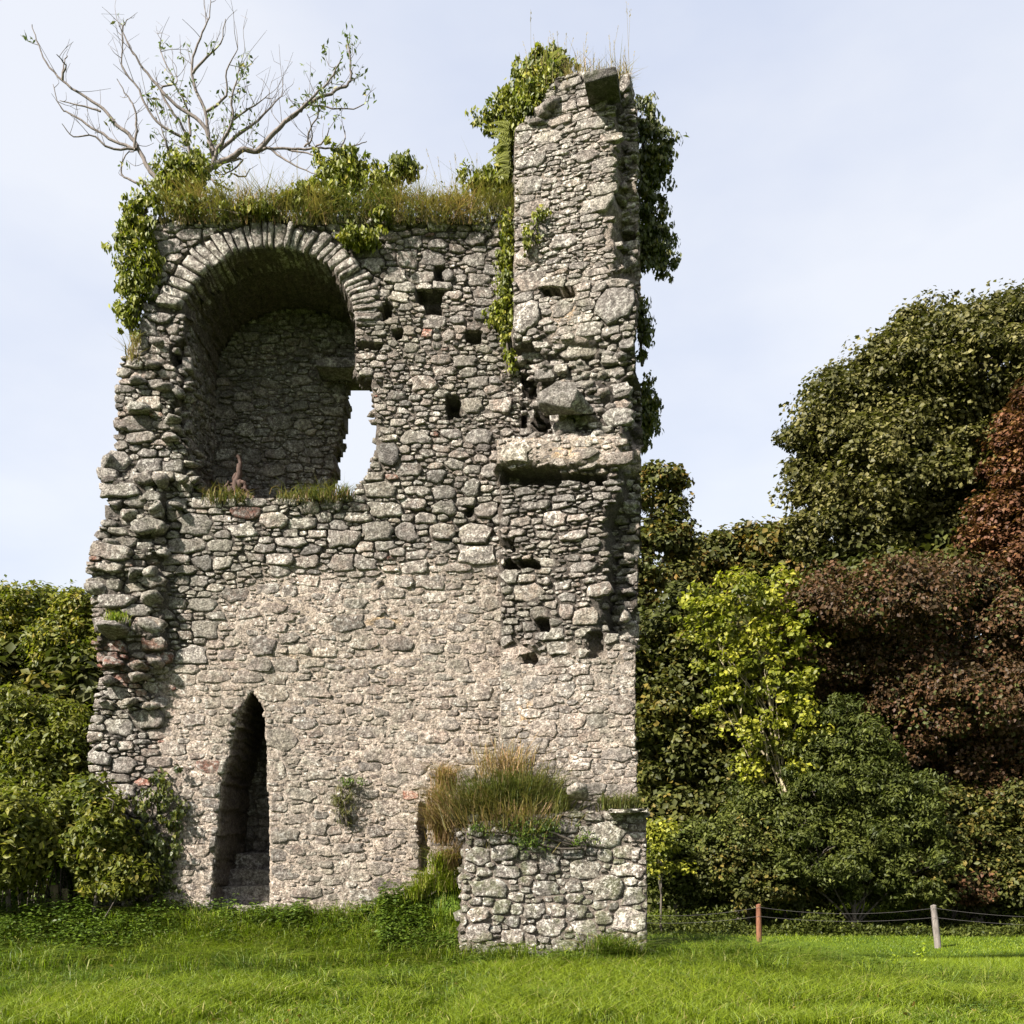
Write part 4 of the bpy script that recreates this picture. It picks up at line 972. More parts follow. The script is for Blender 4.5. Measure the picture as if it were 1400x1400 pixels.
# ------------------------------------------------------------------ ivy and shrubs on the ruin
def ivy(name, label, blobs, Y, n, ln=.12, wd=.075, mat=M_IVY, stem=True, depth=.5, cat='ivy', base=None):
    E = [(PX(x, y, Y), (rx / F * Y, max(.12, min(rx, ry) / F * Y * depth), ry / F * Y)) for (x, y, rx, ry) in blobs]
    b = PX(*(base if base else (blobs[-1][0], blobs[-1][1] + blobs[-1][3])), Y)
    root = thing(name, b, label, cat)
    a = Acc(); Cn = crown(a, E, int(n * 1.7), .075, 22, ln * .62, wd * .5, flat=.9, droop=.9, up=.35, front=.5, hue=.35, fill=.82, spray=.95); a.build('leaves', mat, root, b)
    t_ = Acc()
    for c, r in E:
        tube(t_, smooth_path([b, (b + c) / 2 + R.normal(0, .05, 3), c], 3), np.linspace(.022, .01, 7), 5)
        for q in Cn[np.argsort(np.linalg.norm(Cn - c, axis=1))[:7]]: tube(t_, smooth_path([c, (c + q) / 2 + R.normal(0, .03, 3), q], 2), np.linspace(.01, .004, 5), 4)
    t_.build('stems', M_BARKD, root, b, smooth=True)
    return root
ivy('ivy', 'ivy hanging down the upper left corner of the wall', [(198,290,26,24),(180,325,20,28),(196,350,20,34),(182,380,18,26),(176,415,16,24),(190,395,14,22),(178,440,8,14)], 13.45, 190)
ivy('ivy', 'ivy bush around the foot of the bare sapling', [(255,225,22,20),(238,245,22,20),(268,250,18,20),(245,268,20,14)], 13.6, 100)
ivy('shrub', 'rounded yellow green ivy shrub, largest on the wall top', [(470,232,30,22),(462,262,20,20)], 13.6, 105, cat='shrub', base=(505, 285))
ivy('shrub', 'low spreading yellow green shrub above the arch, left of the largest', [(430,268,28,14),(405,272,16,12),(440,285,16,12)], 13.5, 70, cat='shrub')
ivy('shrub', 'small leaning shrub on the wall top right of the largest', [(523,254,17,18)], 13.6, 40, cat='shrub', base=(535, 285))
ivy('shrub', 'smallest tuft of leaves on a thin stem standing on the wall top', [(555,228,15,12)], 13.6, 26, cat='shrub', base=(540, 285))
ivy('shrub', 'flat topped shrub on forked stems beside the pier', [(670,252,32,16),(655,248,16,12),(690,262,20,18)], 13.6, 85, cat='shrub', base=(668, 300))
ivy('ivy', 'small ivy patch on the masonry right of the arch', [(495,327,22,9),(480,322,8,6)], 13.38, 34, depth=.3)
ivy('ivy', 'tiny bright ivy sprig on the top course', [(523,299,9,6)], 13.38, 10, depth=.3)
ivy('ivy', 'yellowing ivy at the turf edge under the sapling', [(258,282,14,8),(345,288,26,8)], 13.4, 30, depth=.3)
ivy('ivy', 'ivy strip climbing the joint between wall and pier', [(696,330,7,30),(693,375,9,30),(690,420,12,24),(683,438,12,10),(697,465,7,30),(697,500,4,14)], 13.42, 120, ln=.09, wd=.07, depth=.3)
ivy('ivy', 'dense ivy over the top left shoulder of the pier', [(740,95,28,24),(765,100,14,18),(722,125,30,22),(745,130,20,22),(705,145,30,14),(680,165,24,12),(712,165,20,16),(694,185,12,18),(690,215,12,22),(695,245,10,20)], 13.55, 330, cat='ivy', base=(730, 180))
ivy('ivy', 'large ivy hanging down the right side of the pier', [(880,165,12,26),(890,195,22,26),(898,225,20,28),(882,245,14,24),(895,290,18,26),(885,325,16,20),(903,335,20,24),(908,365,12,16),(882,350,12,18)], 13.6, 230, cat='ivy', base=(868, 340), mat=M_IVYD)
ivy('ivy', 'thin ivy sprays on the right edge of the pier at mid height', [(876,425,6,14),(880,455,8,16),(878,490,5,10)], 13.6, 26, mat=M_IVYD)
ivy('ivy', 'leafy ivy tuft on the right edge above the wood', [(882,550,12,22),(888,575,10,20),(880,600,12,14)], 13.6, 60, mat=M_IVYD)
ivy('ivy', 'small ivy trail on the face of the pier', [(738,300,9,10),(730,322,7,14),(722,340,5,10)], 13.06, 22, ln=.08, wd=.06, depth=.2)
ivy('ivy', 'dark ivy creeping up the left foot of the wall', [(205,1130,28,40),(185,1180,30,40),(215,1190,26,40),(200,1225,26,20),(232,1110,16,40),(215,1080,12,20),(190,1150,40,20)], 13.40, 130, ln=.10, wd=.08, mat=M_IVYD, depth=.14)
ivy('weed', 'brown withered weed rooted in the wall face right of the doorway', [(468,1085,14,12),(466,1105,13,14),(474,1120,8,8)], 13.47, 18, ln=.12, wd=.02, mat=M_BROWN, depth=.1, cat='weed')
ivy('weed', 'small green weed patch above the withered one', [(480,1070,16,5)], 13.47, 8, ln=.05, wd=.03, mat=M_NETTLE, depth=.3, cat='weed')
ivy('weed', 'low mossy weeds trailing over the top of the low wall block', [(730,1130,34,10),(655,1136,12,8),(725,1150,20,8),(800,1150,12,8)], 12.33, 60, ln=.05, wd=.035, mat=M_NETTLE, depth=.25, cat='weed')
ivy('ivy', 'short tuft of ivy drooping over the front of the pier shoulder', [(738,125,18,16),(722,148,16,12),(752,108,12,12)], 13.18, 70, base=(735, 160), depth=.35)
# fern on the pier's left edge
root_p = PX(700, 200, 13.3); fern = thing('fern', root_p, 'fern with narrow fronds growing from the left edge and crown of the pier', 'fern')
for k in range(26):
    b0 = PX(698, R.uniform(165, 240), 13.3); d = np.array([-R.uniform(.5, 1), -.2 * R.random(), R.uniform(-.3, .6)]); L_ = R.uniform(.2, .38)
    if k > 18: b0 = PX(R.uniform(738, 770), 85, 13.1); d = np.array([R.uniform(-.3, .8), -.1, .8])
    a = Acc(); tt = np.linspace(.1, 1, 14); Pc = b0 + d * L_ * tt[:, None] + np.array([0, 0, -.12]) * (tt ** 2)[:, None]; w_ = .07 * (1.1 - tt)
    tube(a, Pc, .003, 3)
    for sgn in (-1, 1):
        sd = np.array([.25, .2, 1.0]) * sgn
        leaf_quads(a, Pc + sd * w_[:, None] * .5, np.tile(sd, (14, 1)), np.tile([0, -1, .3], (14, 1)), w_ + .01, .022, np.tile([.6, .3, .5], (14, 1)))
    a.build('frond', M_IVY, fern, b0)

# ------------------------------------------------------------------ bare sapling on the wall top
Z = 2.692
sapl_base = PX(262, 268, 14.0)
sap = thing('sapling', sapl_base, 'almost leafless grey sapling spreading twisted branches from the top left of the wall', 'tree')
BR = [(7.5, [(700,700),(700,675),(725,650),(790,610),(850,580),(900,550),(945,560),(1000,500),(1050,450),(1100,410),(1130,382),(1200,350),(1270,315),(1290,290),(1288,220),(1285,180),(1275,130)]),
 (3.5, [(945,560),(1000,545),(1100,550),(1180,545),(1250,550),(1320,530),(1350,520)]), (2.5, [(1000,550),(1050,590),(1110,620),(1175,645)]), (2.2, [(1060,550),(1150,570),(1200,590)]),
 (3.5, [(1050,450),(1110,395),(1160,350),(1215,290),(1245,240),(1255,215)]), (2.4, [(1130,382),(1200,395),(1300,400),(1350,372)]),
 (5, [(780,620),(800,550),(830,500),(860,440),(850,370),(870,310),(880,250)]), (4.5, [(790,610),(770,520),(750,400),(710,300),(712,210),(745,120),(770,60),(775,0)]),
 (3, [(710,270),(760,210),(810,160),(830,70)]), (4.5, [(785,560),(740,450),(650,390),(560,290),(500,210),(450,110),(470,70)]),
 (3.6, [(700,640),(690,520),(640,490),(560,430),(510,330),(450,240),(450,130),(437,95)]), (3.2, [(760,410),(830,350),(835,260),(875,180)]),
 (4, [(800,560),(900,480),(960,430),(1000,390),(1040,350)]), (3, [(700,520),(640,420),(590,330),(640,300),(595,200),(590,175)]), (3, [(700,500),(690,400),(650,320),(655,280)]),
 (2.6, [(850,590),(890,590),(840,640),(790,640)]), (5.5, [(600,700),(570,650),(540,610),(510,550),(470,490),(430,460),(380,400),(300,350),(230,295),(170,230),(135,150),(118,90)]),
 (3.4, [(500,550),(420,520),(340,470),(260,420),(220,390),(195,310)]), (2.4, [(370,410),(290,385),(220,370)]), (3, [(495,545),(500,480),(495,400),(460,340),(430,290)]),
 (2.8, [(485,548),(400,545),(350,500),(270,500),(228,455)]), (3, [(600,690),(500,670),(450,640),(455,580),(500,550)]), (2.6, [(230,295),(240,240),(208,200)]), (2, [(228,290),(235,240),(248,205)]),
 (2.6, [(760,640),(790,670),(850,700),(820,690)]), (3.4, [(640,640),(620,560),(610,520),(570,380)]), (2.6, [(860,440),(920,400),(985,350)]), (2.4, [(1140,540),(1135,490),(1170,430),(1170,380)]),
 (2.2, [(1120,540),(1150,500),(1130,420)]), (2.2, [(1160,545),(1200,510),(1210,470)]), (2, [(1250,550),(1270,510),(1265,465)]), (2, [(860,640),(900,650),(920,620)])]
ends = []; allp = []
for bi, (r0, pts) in enumerate(BR):
    yb = 14.0 + R.uniform(-.35, .35) * (0 if bi == 0 else 1); n_ = len(pts)
    P3 = np.array([PX(x / Z, y / Z, 14.0 + (yb - 14.0) * (k / (n_ - 1))) for k, (x, y) in enumerate(pts)])
    pth = smooth_path(P3, 4); pth[1:-1] += R.normal(0, .006, pth[1:-1].shape)
    rr = np.linspace(r0, max(.75, r0 * .16), len(pth)) / 100 * .68
    a = Acc(); tube(a, pth, rr, 6)
    allp.append(pth)
    # short random twigs
    L_ = len(pth)
    for k in range(3, L_, 2):
        if R.random() < .62:
            p = pth[k]; l_ = R.uniform(.1, .45); d = np.array([R.normal(0, .55), R.normal(0, .4), R.uniform(.15, 1)]); d /= np.linalg.norm(d)
            q1 = p + d * l_ * .5 + R.normal(0, .02, 3); q2 = p + d * l_ + np.array([R.normal(0, .05), 0, .06])
            tube(a, smooth_path([p, q1, q2], 3), np.linspace(.005, .0025, 7), 4)
            if R.random() < .5: tube(a, np.array([q1, q1 + d[[1, 0, 2]] * l_ * .3, q1 + d[[1, 0, 2]] * l_ * .5 + np.array([0, 0, .05])]), np.array([.0035, .003, .002]), 3)
            ends.append((q2, bi)); ends.append((q1, bi))
    ends.append((pth[-1], bi)); ends.append((pth[-2], bi))
    a.build('trunk' if bi == 0 else 'branch', M_BARK, sap, P3[0], smooth=True)
a = Acc()
mid = np.concatenate([allp[i] for i in (0, 6, 7, 8, 9, 10, 11, 12, 13, 14, 4, 25, 26)])
for k in range(95):
    p = mid[R.integers(len(mid))]; x, y = toPX(p)
    if x > 400 and R.random() < .5: continue
    l_ = R.uniform(.2, .75); d = np.array([R.normal(0, .3) + (x - 270) / 400, R.normal(0, .35), 1]); d /= np.linalg.norm(d)
    pts = [p]
    for j in range(3): pts.append(pts[-1] + d * l_ / 3 + R.normal(0, .025, 3))
    tube(a, smooth_path(pts, 3), np.linspace(.0055, .002, 10), 4)
    if R.random() < .6: q = pts[2]; tube(a, np.array([q, q + np.array([R.normal(0, .08), R.normal(0, .05), .1]), q + np.array([R.normal(0, .1), 0, .2])]), np.array([.003, .0025, .0015]), 3)
    if R.random() < .3: ends.append((pts[-1], 99))
tag(a.build('twigs', M_BARK, sap, sapl_base), kind='stuff')
a = Acc(); P = []
for q, bi in ends:
    x, y = toPX(q); pr = .03
    if 200 < x < 350 and y > 60: pr = .45
    if x > 400 and y < 160: pr = .5
    if x < 60: pr = .3
    if R.random() < pr:
        for k in range(R.integers(5, 13)): P.append(q + R.normal(0, .05, 3) + np.array([0, 0, .01]))
P = np.array(P); n_ = len(P)
leaf_quads(a, P, rdir(n_) + np.array([0, 0, -.3]), rdir(n_) + np.array([0, -.5, .6]), R.uniform(.06, .11, n_), R.uniform(.025, .04, n_), R.random((n_, 3)) * np.array([1, .9, 1]))
a.build('leaves', M_SAPL, sap, sapl_base)

# gnarled dead root on the sill of the recess
rb = PX(322, 678, 13.8); root = thing('dead_root', rb, 'gnarled reddish dead root standing on the sill of the arched recess', 'root')
for (x_, y_, w_) in ((316, 668, .16), (328, 664, .15), (322, 654, .12), (334, 675, .14)):
    V, T = rock(PX(x_, y_, 13.85), w_, w_, w_ * 1.3, sub=2); a = Acc(); a.add(V, T); a.build('root_burl', M_ROOT, root, V.mean(0))
for k, (pts, r0) in enumerate([([(320,680),(323,662),(328,642),(326,624)], .045), ([(314,676),(309,668),(313,660)], .035), ([(338,682),(336,668),(331,658)], .03), ([(300,684),(308,676),(318,670)], .02), ([(345,682),(338,674),(330,668)], .02)]):
    p3 = smooth_path([PX(x, y, 13.82 - .02 * k) for x, y in pts], 4, .012); a = Acc(); tube(a, p3, np.linspace(r0 * 1.3, r0 * .6, len(p3)) * R.uniform(.75, 1.25, len(p3)), 8); a.build('root_limb', M_ROOT, root, p3[0], smooth=True)

# ------------------------------------------------------------------ turf on top of walls
def turf(name, label, px0, px1, topf, Y0, Y1, zf):
    n1, n2 = 60, 8; a = Acc()
    U, W = np.meshgrid(np.linspace(0, 1, n1), np.linspace(0, 1, n2))
    px_ = px0 + (px1 - px0) * U; X = (px_ - 700) / F * ((Y0 + Y1) / 2); Yv = Y0 + (Y1 - Y0) * W
    top = topf(px_); Zt = EYE + (HZ - top) / F * Y0
    bulge = np.sin(np.clip(W, 0, 1) * math.pi) ** .5
    edge = np.minimum(1, 14 * np.minimum(U, 1 - U) + .0)
    Zv = zf + (Zt - zf) * bulge * edge + .05 * (fbm(X * 5, Yv * 5, 2, 2) - .5)
    V = np.stack([X, Yv + .05 * (fbm(X * 4, Zv * 4, 2, 2) - .5), Zv], -1).reshape(-1, 3); i = (np.arange(n1 - 1)[None] + n1 * np.arange(n2 - 1)[:, None]).ravel()
    a.add(V, None, np.stack([i, i + 1, i + n1 + 1, i + n1], 1)); o = a.build(name, M_SOIL, None, (0, Y0, zf), smooth=True)
    return tag(o, label, kind='stuff')
zt = EYE + (HZ - 306) / F * D
turf('wall_top_turf', 'earth and turf capping the wall top', 222, 705, lambda x: 276 + 7 * np.sin(x / 31) + 5 * np.sin(x / 13), 13.45, 15.0, zt)
turf('pier_top_turf', 'earth capping the pier', 762, 858, lambda x: 104 + 0 * x, 13.05, 14.0, EYE + (HZ - 122) / F * 12.95)

def blades(acc, P, h, w, lean=.35, seg=2, tone=None, dirb=None, curl=.5):
    """grass blades: tapering two-part strips that bend over"""
    n = len(P); th = R.uniform(0, 2 * math.pi, n); ld = np.stack([np.cos(th), np.sin(th), np.zeros(n)], 1)
    if dirb is not None: ld = ld + dirb
    h = np.broadcast_to(h, n)[:, None] * R.uniform(.6, 1.25, (n, 1)); ln_ = (R.uniform(.1, 1, (n, 1)) * lean) * h
    t2 = R.uniform(0, 2 * math.pi, n); sd = np.stack([np.cos(t2), np.sin(t2), np.zeros(n)], 1) * np.broadcast_to(w, n)[:, None] * .5
    up = np.array([0, 0, 1.0]); md = P + up * h * .55 + ld * ln_ * .35; tp = P + up * h * (1 - curl * .25) + ld * ln_ * (1 + curl)
    if seg == 2:
        V = np.stack([P - sd, P + sd, md + sd * .8, md - sd * .8, tp], 1).reshape(-1, 3); i = np.arange(n) * 5
        Tq = np.concatenate([np.stack([i + 3, i + 2, i + 4], 1)]); Qq = np.stack([i, i + 1, i + 2, i + 3], 1); acc.add(V, Tq, Qq, np.repeat(tone, 5, axis=0))
    else:
        V = np.stack([P - sd, P + sd, tp], 1).reshape(-1, 3); i = np.arange(n) * 3; acc.add(V, np.stack([i, i + 1, i + 2], 1), None, np.repeat(tone, 3, axis=0))
def tones(n, r=(0, 1), g=(0, .8), b=(0, 1)): return np.stack([R.uniform(*r, n), R.uniform(*g, n), R.uniform(*b, n)], 1)

def seedheads(acc, P, h):
    n = len(P)
    blades(acc, P, h, .0065, .18, 2, tones(n, (.8, 1), (.2, .9)), curl=.2)
    # heads: short fat leaves at the tips
    for k in range(n):
        pass
a = Acc(); n_ = 12000                                       # wall top
px_ = R.uniform(222, 702, n_); dens = .35 + .65 * vn(px_ / 18, 3.1); k_ = R.random(n_) < dens; px_ = px_[k_]; n_ = len(px_)
Yv = 13.42 + R.random(n_) ** 1.6 * 1.2; Xv = (px_ - 700) / F * 13.5
front = R.random(n_) < .3; Yv = np.where(front, 13.40, Yv)
Zb = zt + np.where(front, R.uniform(-.08, .22, n_), .20 + .10 * vn(px_ / 30, 6.6))
P = np.stack([Xv, Yv, Zb], 1); blades(a, P, np.where(front, .20, .08 + .20 * vn(px_ / 16, 9.9) ** 1.5), .010, 1.2, 2, np.stack([np.clip(.15 + .8 * vn(px_ / 26, 2.9) + R.normal(0, .2, n_), 0, 1), np.clip(.15 + .7 * vn(px_ / 14, 8.1) + R.normal(0, .25, n_), 0, 1), R.random(n_)], 1), np.stack([1.6 * (vn(px_ / 9, 5.5) - .5), -.5 + 0 * px_, 0 * px_], 1), curl=1.1)
for k in range(90):
    x_ = R.uniform(225, 700); P = PX(x_, R.uniform(268, 302), 13.4 + R.uniform(0, .2)); m_ = 40; q = P + R.normal(0, .07, (m_, 3)); leaf_quads(a, q, rdir(m_), rdir(m_) + np.array([0, -.4, .8]), .05, .03, tones(m_, (0, .5), (0, .6)))
tag(a.build('wall_top_grass', M_DRY, None, (0, 13.4, zt)), 'brown and green grass along the wall top', kind='stuff')
def fine_stalks(name, label, pxr, n, zf, Yr, hr, Yref):
    a = Acc(); px_ = R.uniform(*pxr, n); X = (px_ - 700) / F * Yref; Yv = R.uniform(*Yr, n); P = np.stack([X, Yv, zf(px_)], 1); h = R.uniform(*hr, n)
    for k in range(n):
        t_ = P[k] + np.array([R.normal(0, .12) * h[k], R.normal(0, .1), h[k]]); m1 = P[k] * .5 + t_ * .5 + np.array([R.normal(0, .02), 0, .02])
        tube(a, np.array([P[k], m1, t_]), np.array([.0028, .002, .0015]), 3, (.85, .6, .8))
        m_ = R.integers(5, 12); q = t_ + (P[k] - t_) * (R.random(m_) * .16)[:, None] + R.normal(0, .006, (m_, 3))
        leaf_quads(a, q, np.tile((t_ - m1), (m_, 1)) + rdir(m_) * .05, rdir(m_), .03, .007, np.tile([.9, .7, .8], (m_, 1)))
    tag(a.build(name, M_DRY, None, (X.mean(), Yref, P[:, 2].mean())), label, kind='stuff')
fine_stalks('seeding_grass', 'tall pale seed stalks standing on the wall top', (330, 700), 240, lambda x: zt + .2 + 0 * x, (13.5, 14.6), (.25, .85), 13.7)
fine_stalks('seeding_grass', 'tall pale seed stalks on the crown of the pier', (715, 862), 95, lambda x: EYE + (HZ - 112) / F * 13.0 + 0 * x, (13.0, 13.8), (.3, 1.0), 13.2)
a = Acc(); n_ = 1500; px_ = R.uniform(775, 862, n_); P = np.stack([(px_ - 700) / F * 13.05, R.uniform(12.95, 13.8, n_), EYE + (HZ - 114) / F * 13.0 + R.uniform(-.1, .08, n_)], 1)
blades(a, P, .34, .010, .55, 2, tones(n_, (.6, 1), (.2, 1)), curl=.8); tag(a.build('pier_top_grass', M_DRY, None, (1, 13, 11.5)), 'straw coloured grass tuft on the pier crown', kind='stuff')
def tuft(name, label, spots, n, Y, h, mat, w=.011, lean=.7, tr=(0, 1), tg=(0, 1)):
    a = Acc()
    for (x, y, rx, hh) in spots:
        m_ = int(n / len(spots)); px_ = x + R.normal(0, rx * .5, m_); P = np.stack([(px_ - 700) / F * Y, Y + R.normal(0, .07, m_), EYE + (HZ - y) / F * Y + R.normal(0, .03, m_)], 1)
        blades(a, P, h * hh, w, lean, 2, tones(m_, tr, tg), np.tile([0, -.5, 0], (m_, 1)), curl=1.0)
    c = PX(spots[0][0], spots[0][1], Y); return tag(a.build(name, mat, None, c), label, 'grass')
tuft('grass_tuft', 'grass growing along the sill of the arched recess', [(300, 685, 22, 1), (330, 684, 14, .6), (395, 683, 18, .7), (425, 683, 18, .9), (450, 683, 18, 1), (470, 680, 10, .8)], 900, 13.45, .2, M_DRY, tr=(0, .6))
tuft('grass_tuft', 'dry grass wisps on the broken left edge of the wall', [(180, 492, 8, 1), (185, 470, 6, .6)], 90, 13.4, .25, M_DRY, tr=(.6, 1))
tuft('moss_patch', 'green turf patch on the projecting left stones', [(160, 848, 16, 1)], 260, 13.25, .1, M_GRASS)
# big tussock on the stump
a = Acc()
for (x, y, rx, m_, Yc, h, tr, tg) in [(690,1090,40,1900,12.75,.48,(0,.4),(0,.7)),(655,1100,26,900,12.65,.42,(.1,.8),(.2,.9)),(725,1085,36,900,12.8,.45,(0,.6),(0,.8)),(760,1100,18,380,12.6,.28,(0,.5),(0,.7)),
                                       (690,1050,30,420,12.9,.55,(.8,1),(.7,1)),(625,1110,20,420,12.9,.45,(.7,1),(.6,1)),(700,1118,46,800,12.45,.32,(.4,1),(.3,1))]:
    px_ = x + R.normal(0, rx * .62, m_); P = np.stack([(px_ - 700) / F * Yc, Yc + R.normal(0, .12, m_), EYE + (HZ - y) / F * Yc - .10 + R.normal(0, .10, m_)], 1)
    ov = (P - PX(690, 1100, 12.8)) * np.array([2.2, 2.2, 0]) + R.normal(0, .5, (m_, 3)) * np.array([1, 1, 0])
    blades(a, P, h * R.uniform(.5, 1.1, m_), .009, .8, 2, tones(m_, tr, tg), ov, curl=1.3)
tag(a.build('grass_tussock', M_DRY, None, PX(690, 1100, 12.7)), 'large tussock of green and straw grass spilling over the low wall block', 'grass')
a = Acc(); E = [(PX(690, 1100, 12.9), (.62, .35, .32))]
V, T = rock(PX(690, 1108, 12.85), 1.5, .7, .5, (0, 0, 0), sub=3); a.add(V, T); tag(a.build('earth_mound', M_SOIL, None, PX(690, 1120, 12.85)), 'earth heap under the tussock on the low wall', kind='stuff')
tuft('grass_tuft', 'green grass tuft at the right end of the low wall top', [(848, 1108, 14, 1), (830, 1108, 12, .9), (862, 1106, 10, .8)], 420, 12.5, .26, M_DRY, tr=(0, .5), tg=(0, .8))
tuft('grass_tuft', 'pinkish dry grass hanging in the gap left of the low wall', [(610, 1080, 14, 1), (600, 1110, 14, 1), (606, 1150, 14, 1), (615, 1190, 12, 1), (595, 1130, 10, .8)], 1500, 13.15, .42, M_DRY, tr=(.7, 1), tg=(.75, 1))
tuft('grass_tuft', 'yellow green grass low in the gap left of the low wall', [(600, 1190, 14, 1), (585, 1215, 16, 1), (610, 1215, 12, 1), (570, 1228, 14, .7)], 900, 13.1, .32, M_GRASS, tr=(.5, 1), tg=(.3, 1))

# ------------------------------------------------------------------ meadow grass, weeds
def blocked(x, y):
    return ((x > -5.8) & (x < .1) & (y > 13.45) & (y < 15.2)) | ((x > -.65) & (x < 1.75) & (y > 12.35) & (y < 14.3))
def scatter(n, x0, x1, y0, y1, px_margin=60):
    y = np.sqrt(R.uniform(y0 ** 2, y1 ** 2, n)); k = R.uniform((x0 - 700) / F, (x1 - 700) / F, n); x = k * y
    m_ = ~blocked(x, y); return x[m_], y[m_]
a = Acc()
x, y = scatter(190000, -150, 1550, 8.0, 12.9)
P = np.stack([x, y, GZ(x, y) - .01], 1); pt = fbm(x * .8, y * .8, 3, 3)
h = .09 + .15 * ss(.45, .62, pt) + .06 * ss(11.0, 12.4, y) ; tn = tones(len(x), (.15, 1), (0, .74)); tn[:, 0] = np.clip(tn[:, 0] * .6 + .55 * (pt - .2), 0, 1)
tn[:, 1] = np.where(R.random(len(x)) < .04, .95, tn[:, 1])
blades(a, P, h, .0085, .7, 2, tn, curl=.8)
x, y = scatter(64000, 820, 1520, 12.9, 22)
P = np.stack([x, y, GZ(x, y) - .01], 1); pt = fbm(x * .5, y * .5, 3, 3); tn = tones(len(x), (.3, 1), (0, .74)); tn[:, 0] = np.clip(tn[:, 0] * .5 + .5 * (pt - .1), 0, 1)
blades(a, P, .11 + .05 * pt, .016, .6, 1, tn)
x, y = scatter(64000, 780, 1540, 22, 38)
P = np.stack([x, y, GZ(x, y) - .01], 1); pt = fbm(x * .4, y * .4, 3, 3); tn = tones(len(x), (.3, 1), (0, .74)); tn[:, 0] = np.clip(tn[:, 0] * .5 + .5 * (pt - .1), 0, 1)
blades(a, P, .07 + .28 * ss(28, 30, y) * pt, .032, .6, 1, tn)
tag(a.build('meadow_grass', M_GRASS, None, (0, 9, 0)), 'bright green meadow grass', kind='stuff')
# long tussocks
a = Acc()
TK = [(x_, y_) for x_, y_ in zip(R.uniform(-20, 1420, 420), R.uniform(9.3, 12.4, 420))]
for (px_, Y) in TK:
    if fbm(px_ / 150, Y * 1.2, 2, 2) < .46 and not (880 < px_ < 1250 and Y > 10.5): continue
    X = (px_ - 700) / F * Y
    if blocked(X, Y): continue
    m_ = R.integers(50, 150); P = np.stack([X + R.normal(0, .13, m_), Y + R.normal(0, .12, m_), 0 * np.arange(m_)], 1); P[:, 2] = GZ(P[:, 0], P[:, 1])
    blades(a, P, R.uniform(.12, .30 + .14 * (Y > 11)), .010, 1.1, 2, tones(m_, (0, R.uniform(.3, .9)), (0, .85)), np.tile([R.normal(0, .3), -.2, 0], (m_, 1)), curl=1.3)
for k in range(60):
    X = R.uniform(1.8, 4.2); Y = R.uniform(12.0, 15.0); m_ = 110; P = np.stack([X + R.normal(0, .16, m_), Y + R.normal(0, .16, m_), 0 * np.arange(m_)], 1); P[:, 2] = GZ(P[:, 0], P[:, 1])
    blades(a, P, R.uniform(.2, .42), .012, 1.1, 2, tones(m_, (0, .45), (0, .7)), np.tile([R.normal(0, .4), -.3, 0], (m_, 1)), curl=1.4)
for k in range(14):
    X = R.uniform(1.05, 1.5); Y = R.uniform(12.0, 12.25); m_ = 90; P = np.stack([X + R.normal(0, .1, m_), Y + R.normal(0, .06, m_), 0 * np.arange(m_)], 1); P[:, 2] = GZ(P[:, 0], P[:, 1])
    blades(a, P, R.uniform(.35, .6), .011, .8, 2, tones(m_, (0, .5), (0, .95)), curl=1.2)
for k in range(230):
    Y = R.uniform(11.9, 13.4); px_ = R.uniform(-30, 640); X = (px_ - 700) / F * Y
    if blocked(X, Y): continue
    m_ = R.integers(30, 90); P = np.stack([X + R.normal(0, .14, m_), np.minimum(Y + R.normal(0, .12, m_), 13.43), 0 * np.arange(m_)], 1); P[:, 2] = GZ(P[:, 0], P[:, 1])
    blades(a, P, R.uniform(.15, .36), .010, 1.1, 2, tones(m_, (.1, R.uniform(.5, 1)), (0, .9)), np.tile([R.normal(0, .4), -.3, 0], (m_, 1)), curl=1.4)
tag(a.build('long_grass', M_GRASS, None, (0, 11, 0)), 'long drooping grass tussocks in the meadow', kind='stuff')
# nettles and broad leaved weeds along the foot of the walls
a = Acc()
def weeds(n, x0, x1, y0, y1, hh, thr=0.0, ln=.075):
    px_ = R.uniform(x0, x1, n); Y = R.uniform(y0, y1, n); X = (px_ - 700) / F * Y; ok = ~blocked(X, Y) & (fbm(X * 1.3, Y * 1.3, 5, 2) > max(thr, .40)); X, Y = X[ok], Y[ok]; n = len(X)
    Zb = GZ(X, Y); h = hh * R.uniform(.5, 1.2, n) * (.35 + 1.2 * vn(X * 1.9, Y * 1.9, 4)); st = R.random(n)
    for t_ in np.linspace(.3, 1, 5):
        for k in range(4):
            th = R.uniform(0, 2 * math.pi, n); d = np.stack([np.cos(th), np.sin(th), np.full(n, -.25)], 1)
            l_ = ln * (1.25 - .6 * t_) * R.uniform(.7, 1.3, n)
            P = np.stack([X, Y, Zb + h * t_], 1) + d * l_[:, None] * .6 + R.normal(0, .02, (n, 3))
            leaf_quads(a, P, d, np.tile([0, 0, 1.0], (n, 1)) + R.normal(0, .3, (n, 3)), l_, l_ * .55, np.stack([np.clip(st * .5 + .5 * R.random(n), 0, 1), R.uniform(0, .8, n), R.random(n)], 1))
weeds(900, -60, 330, 12.5, 13.6, .32)
weeds(500, -60, 300, 11.4, 12.6, .20, .5)
weeds(380, 240, 640, 12.6, 13.42, .13)
weeds(700, 560, 632, 12.4, 13.4, .2); weeds(260, 340, 420, 13.0, 13.42, .26); weeds(420, 520, 640, 12.4, 13.3, .34)
weeds(260, 620, 900, 11.9, 12.3, .12)
weeds(1300, -60, 700, 10.2, 12.3, .13, .50, .06); weeds(700, 300, 1420, 9.0, 11.5, .10, .54, .055)
weeds(500, 880, 1250, 11.5, 13.5, .16, .5, .06)
tag(a.build('nettles', M_NETTLE, None, (-2, 12.5, .4)), 'nettles and leafy weeds along the foot of the ruin', kind='stuff')
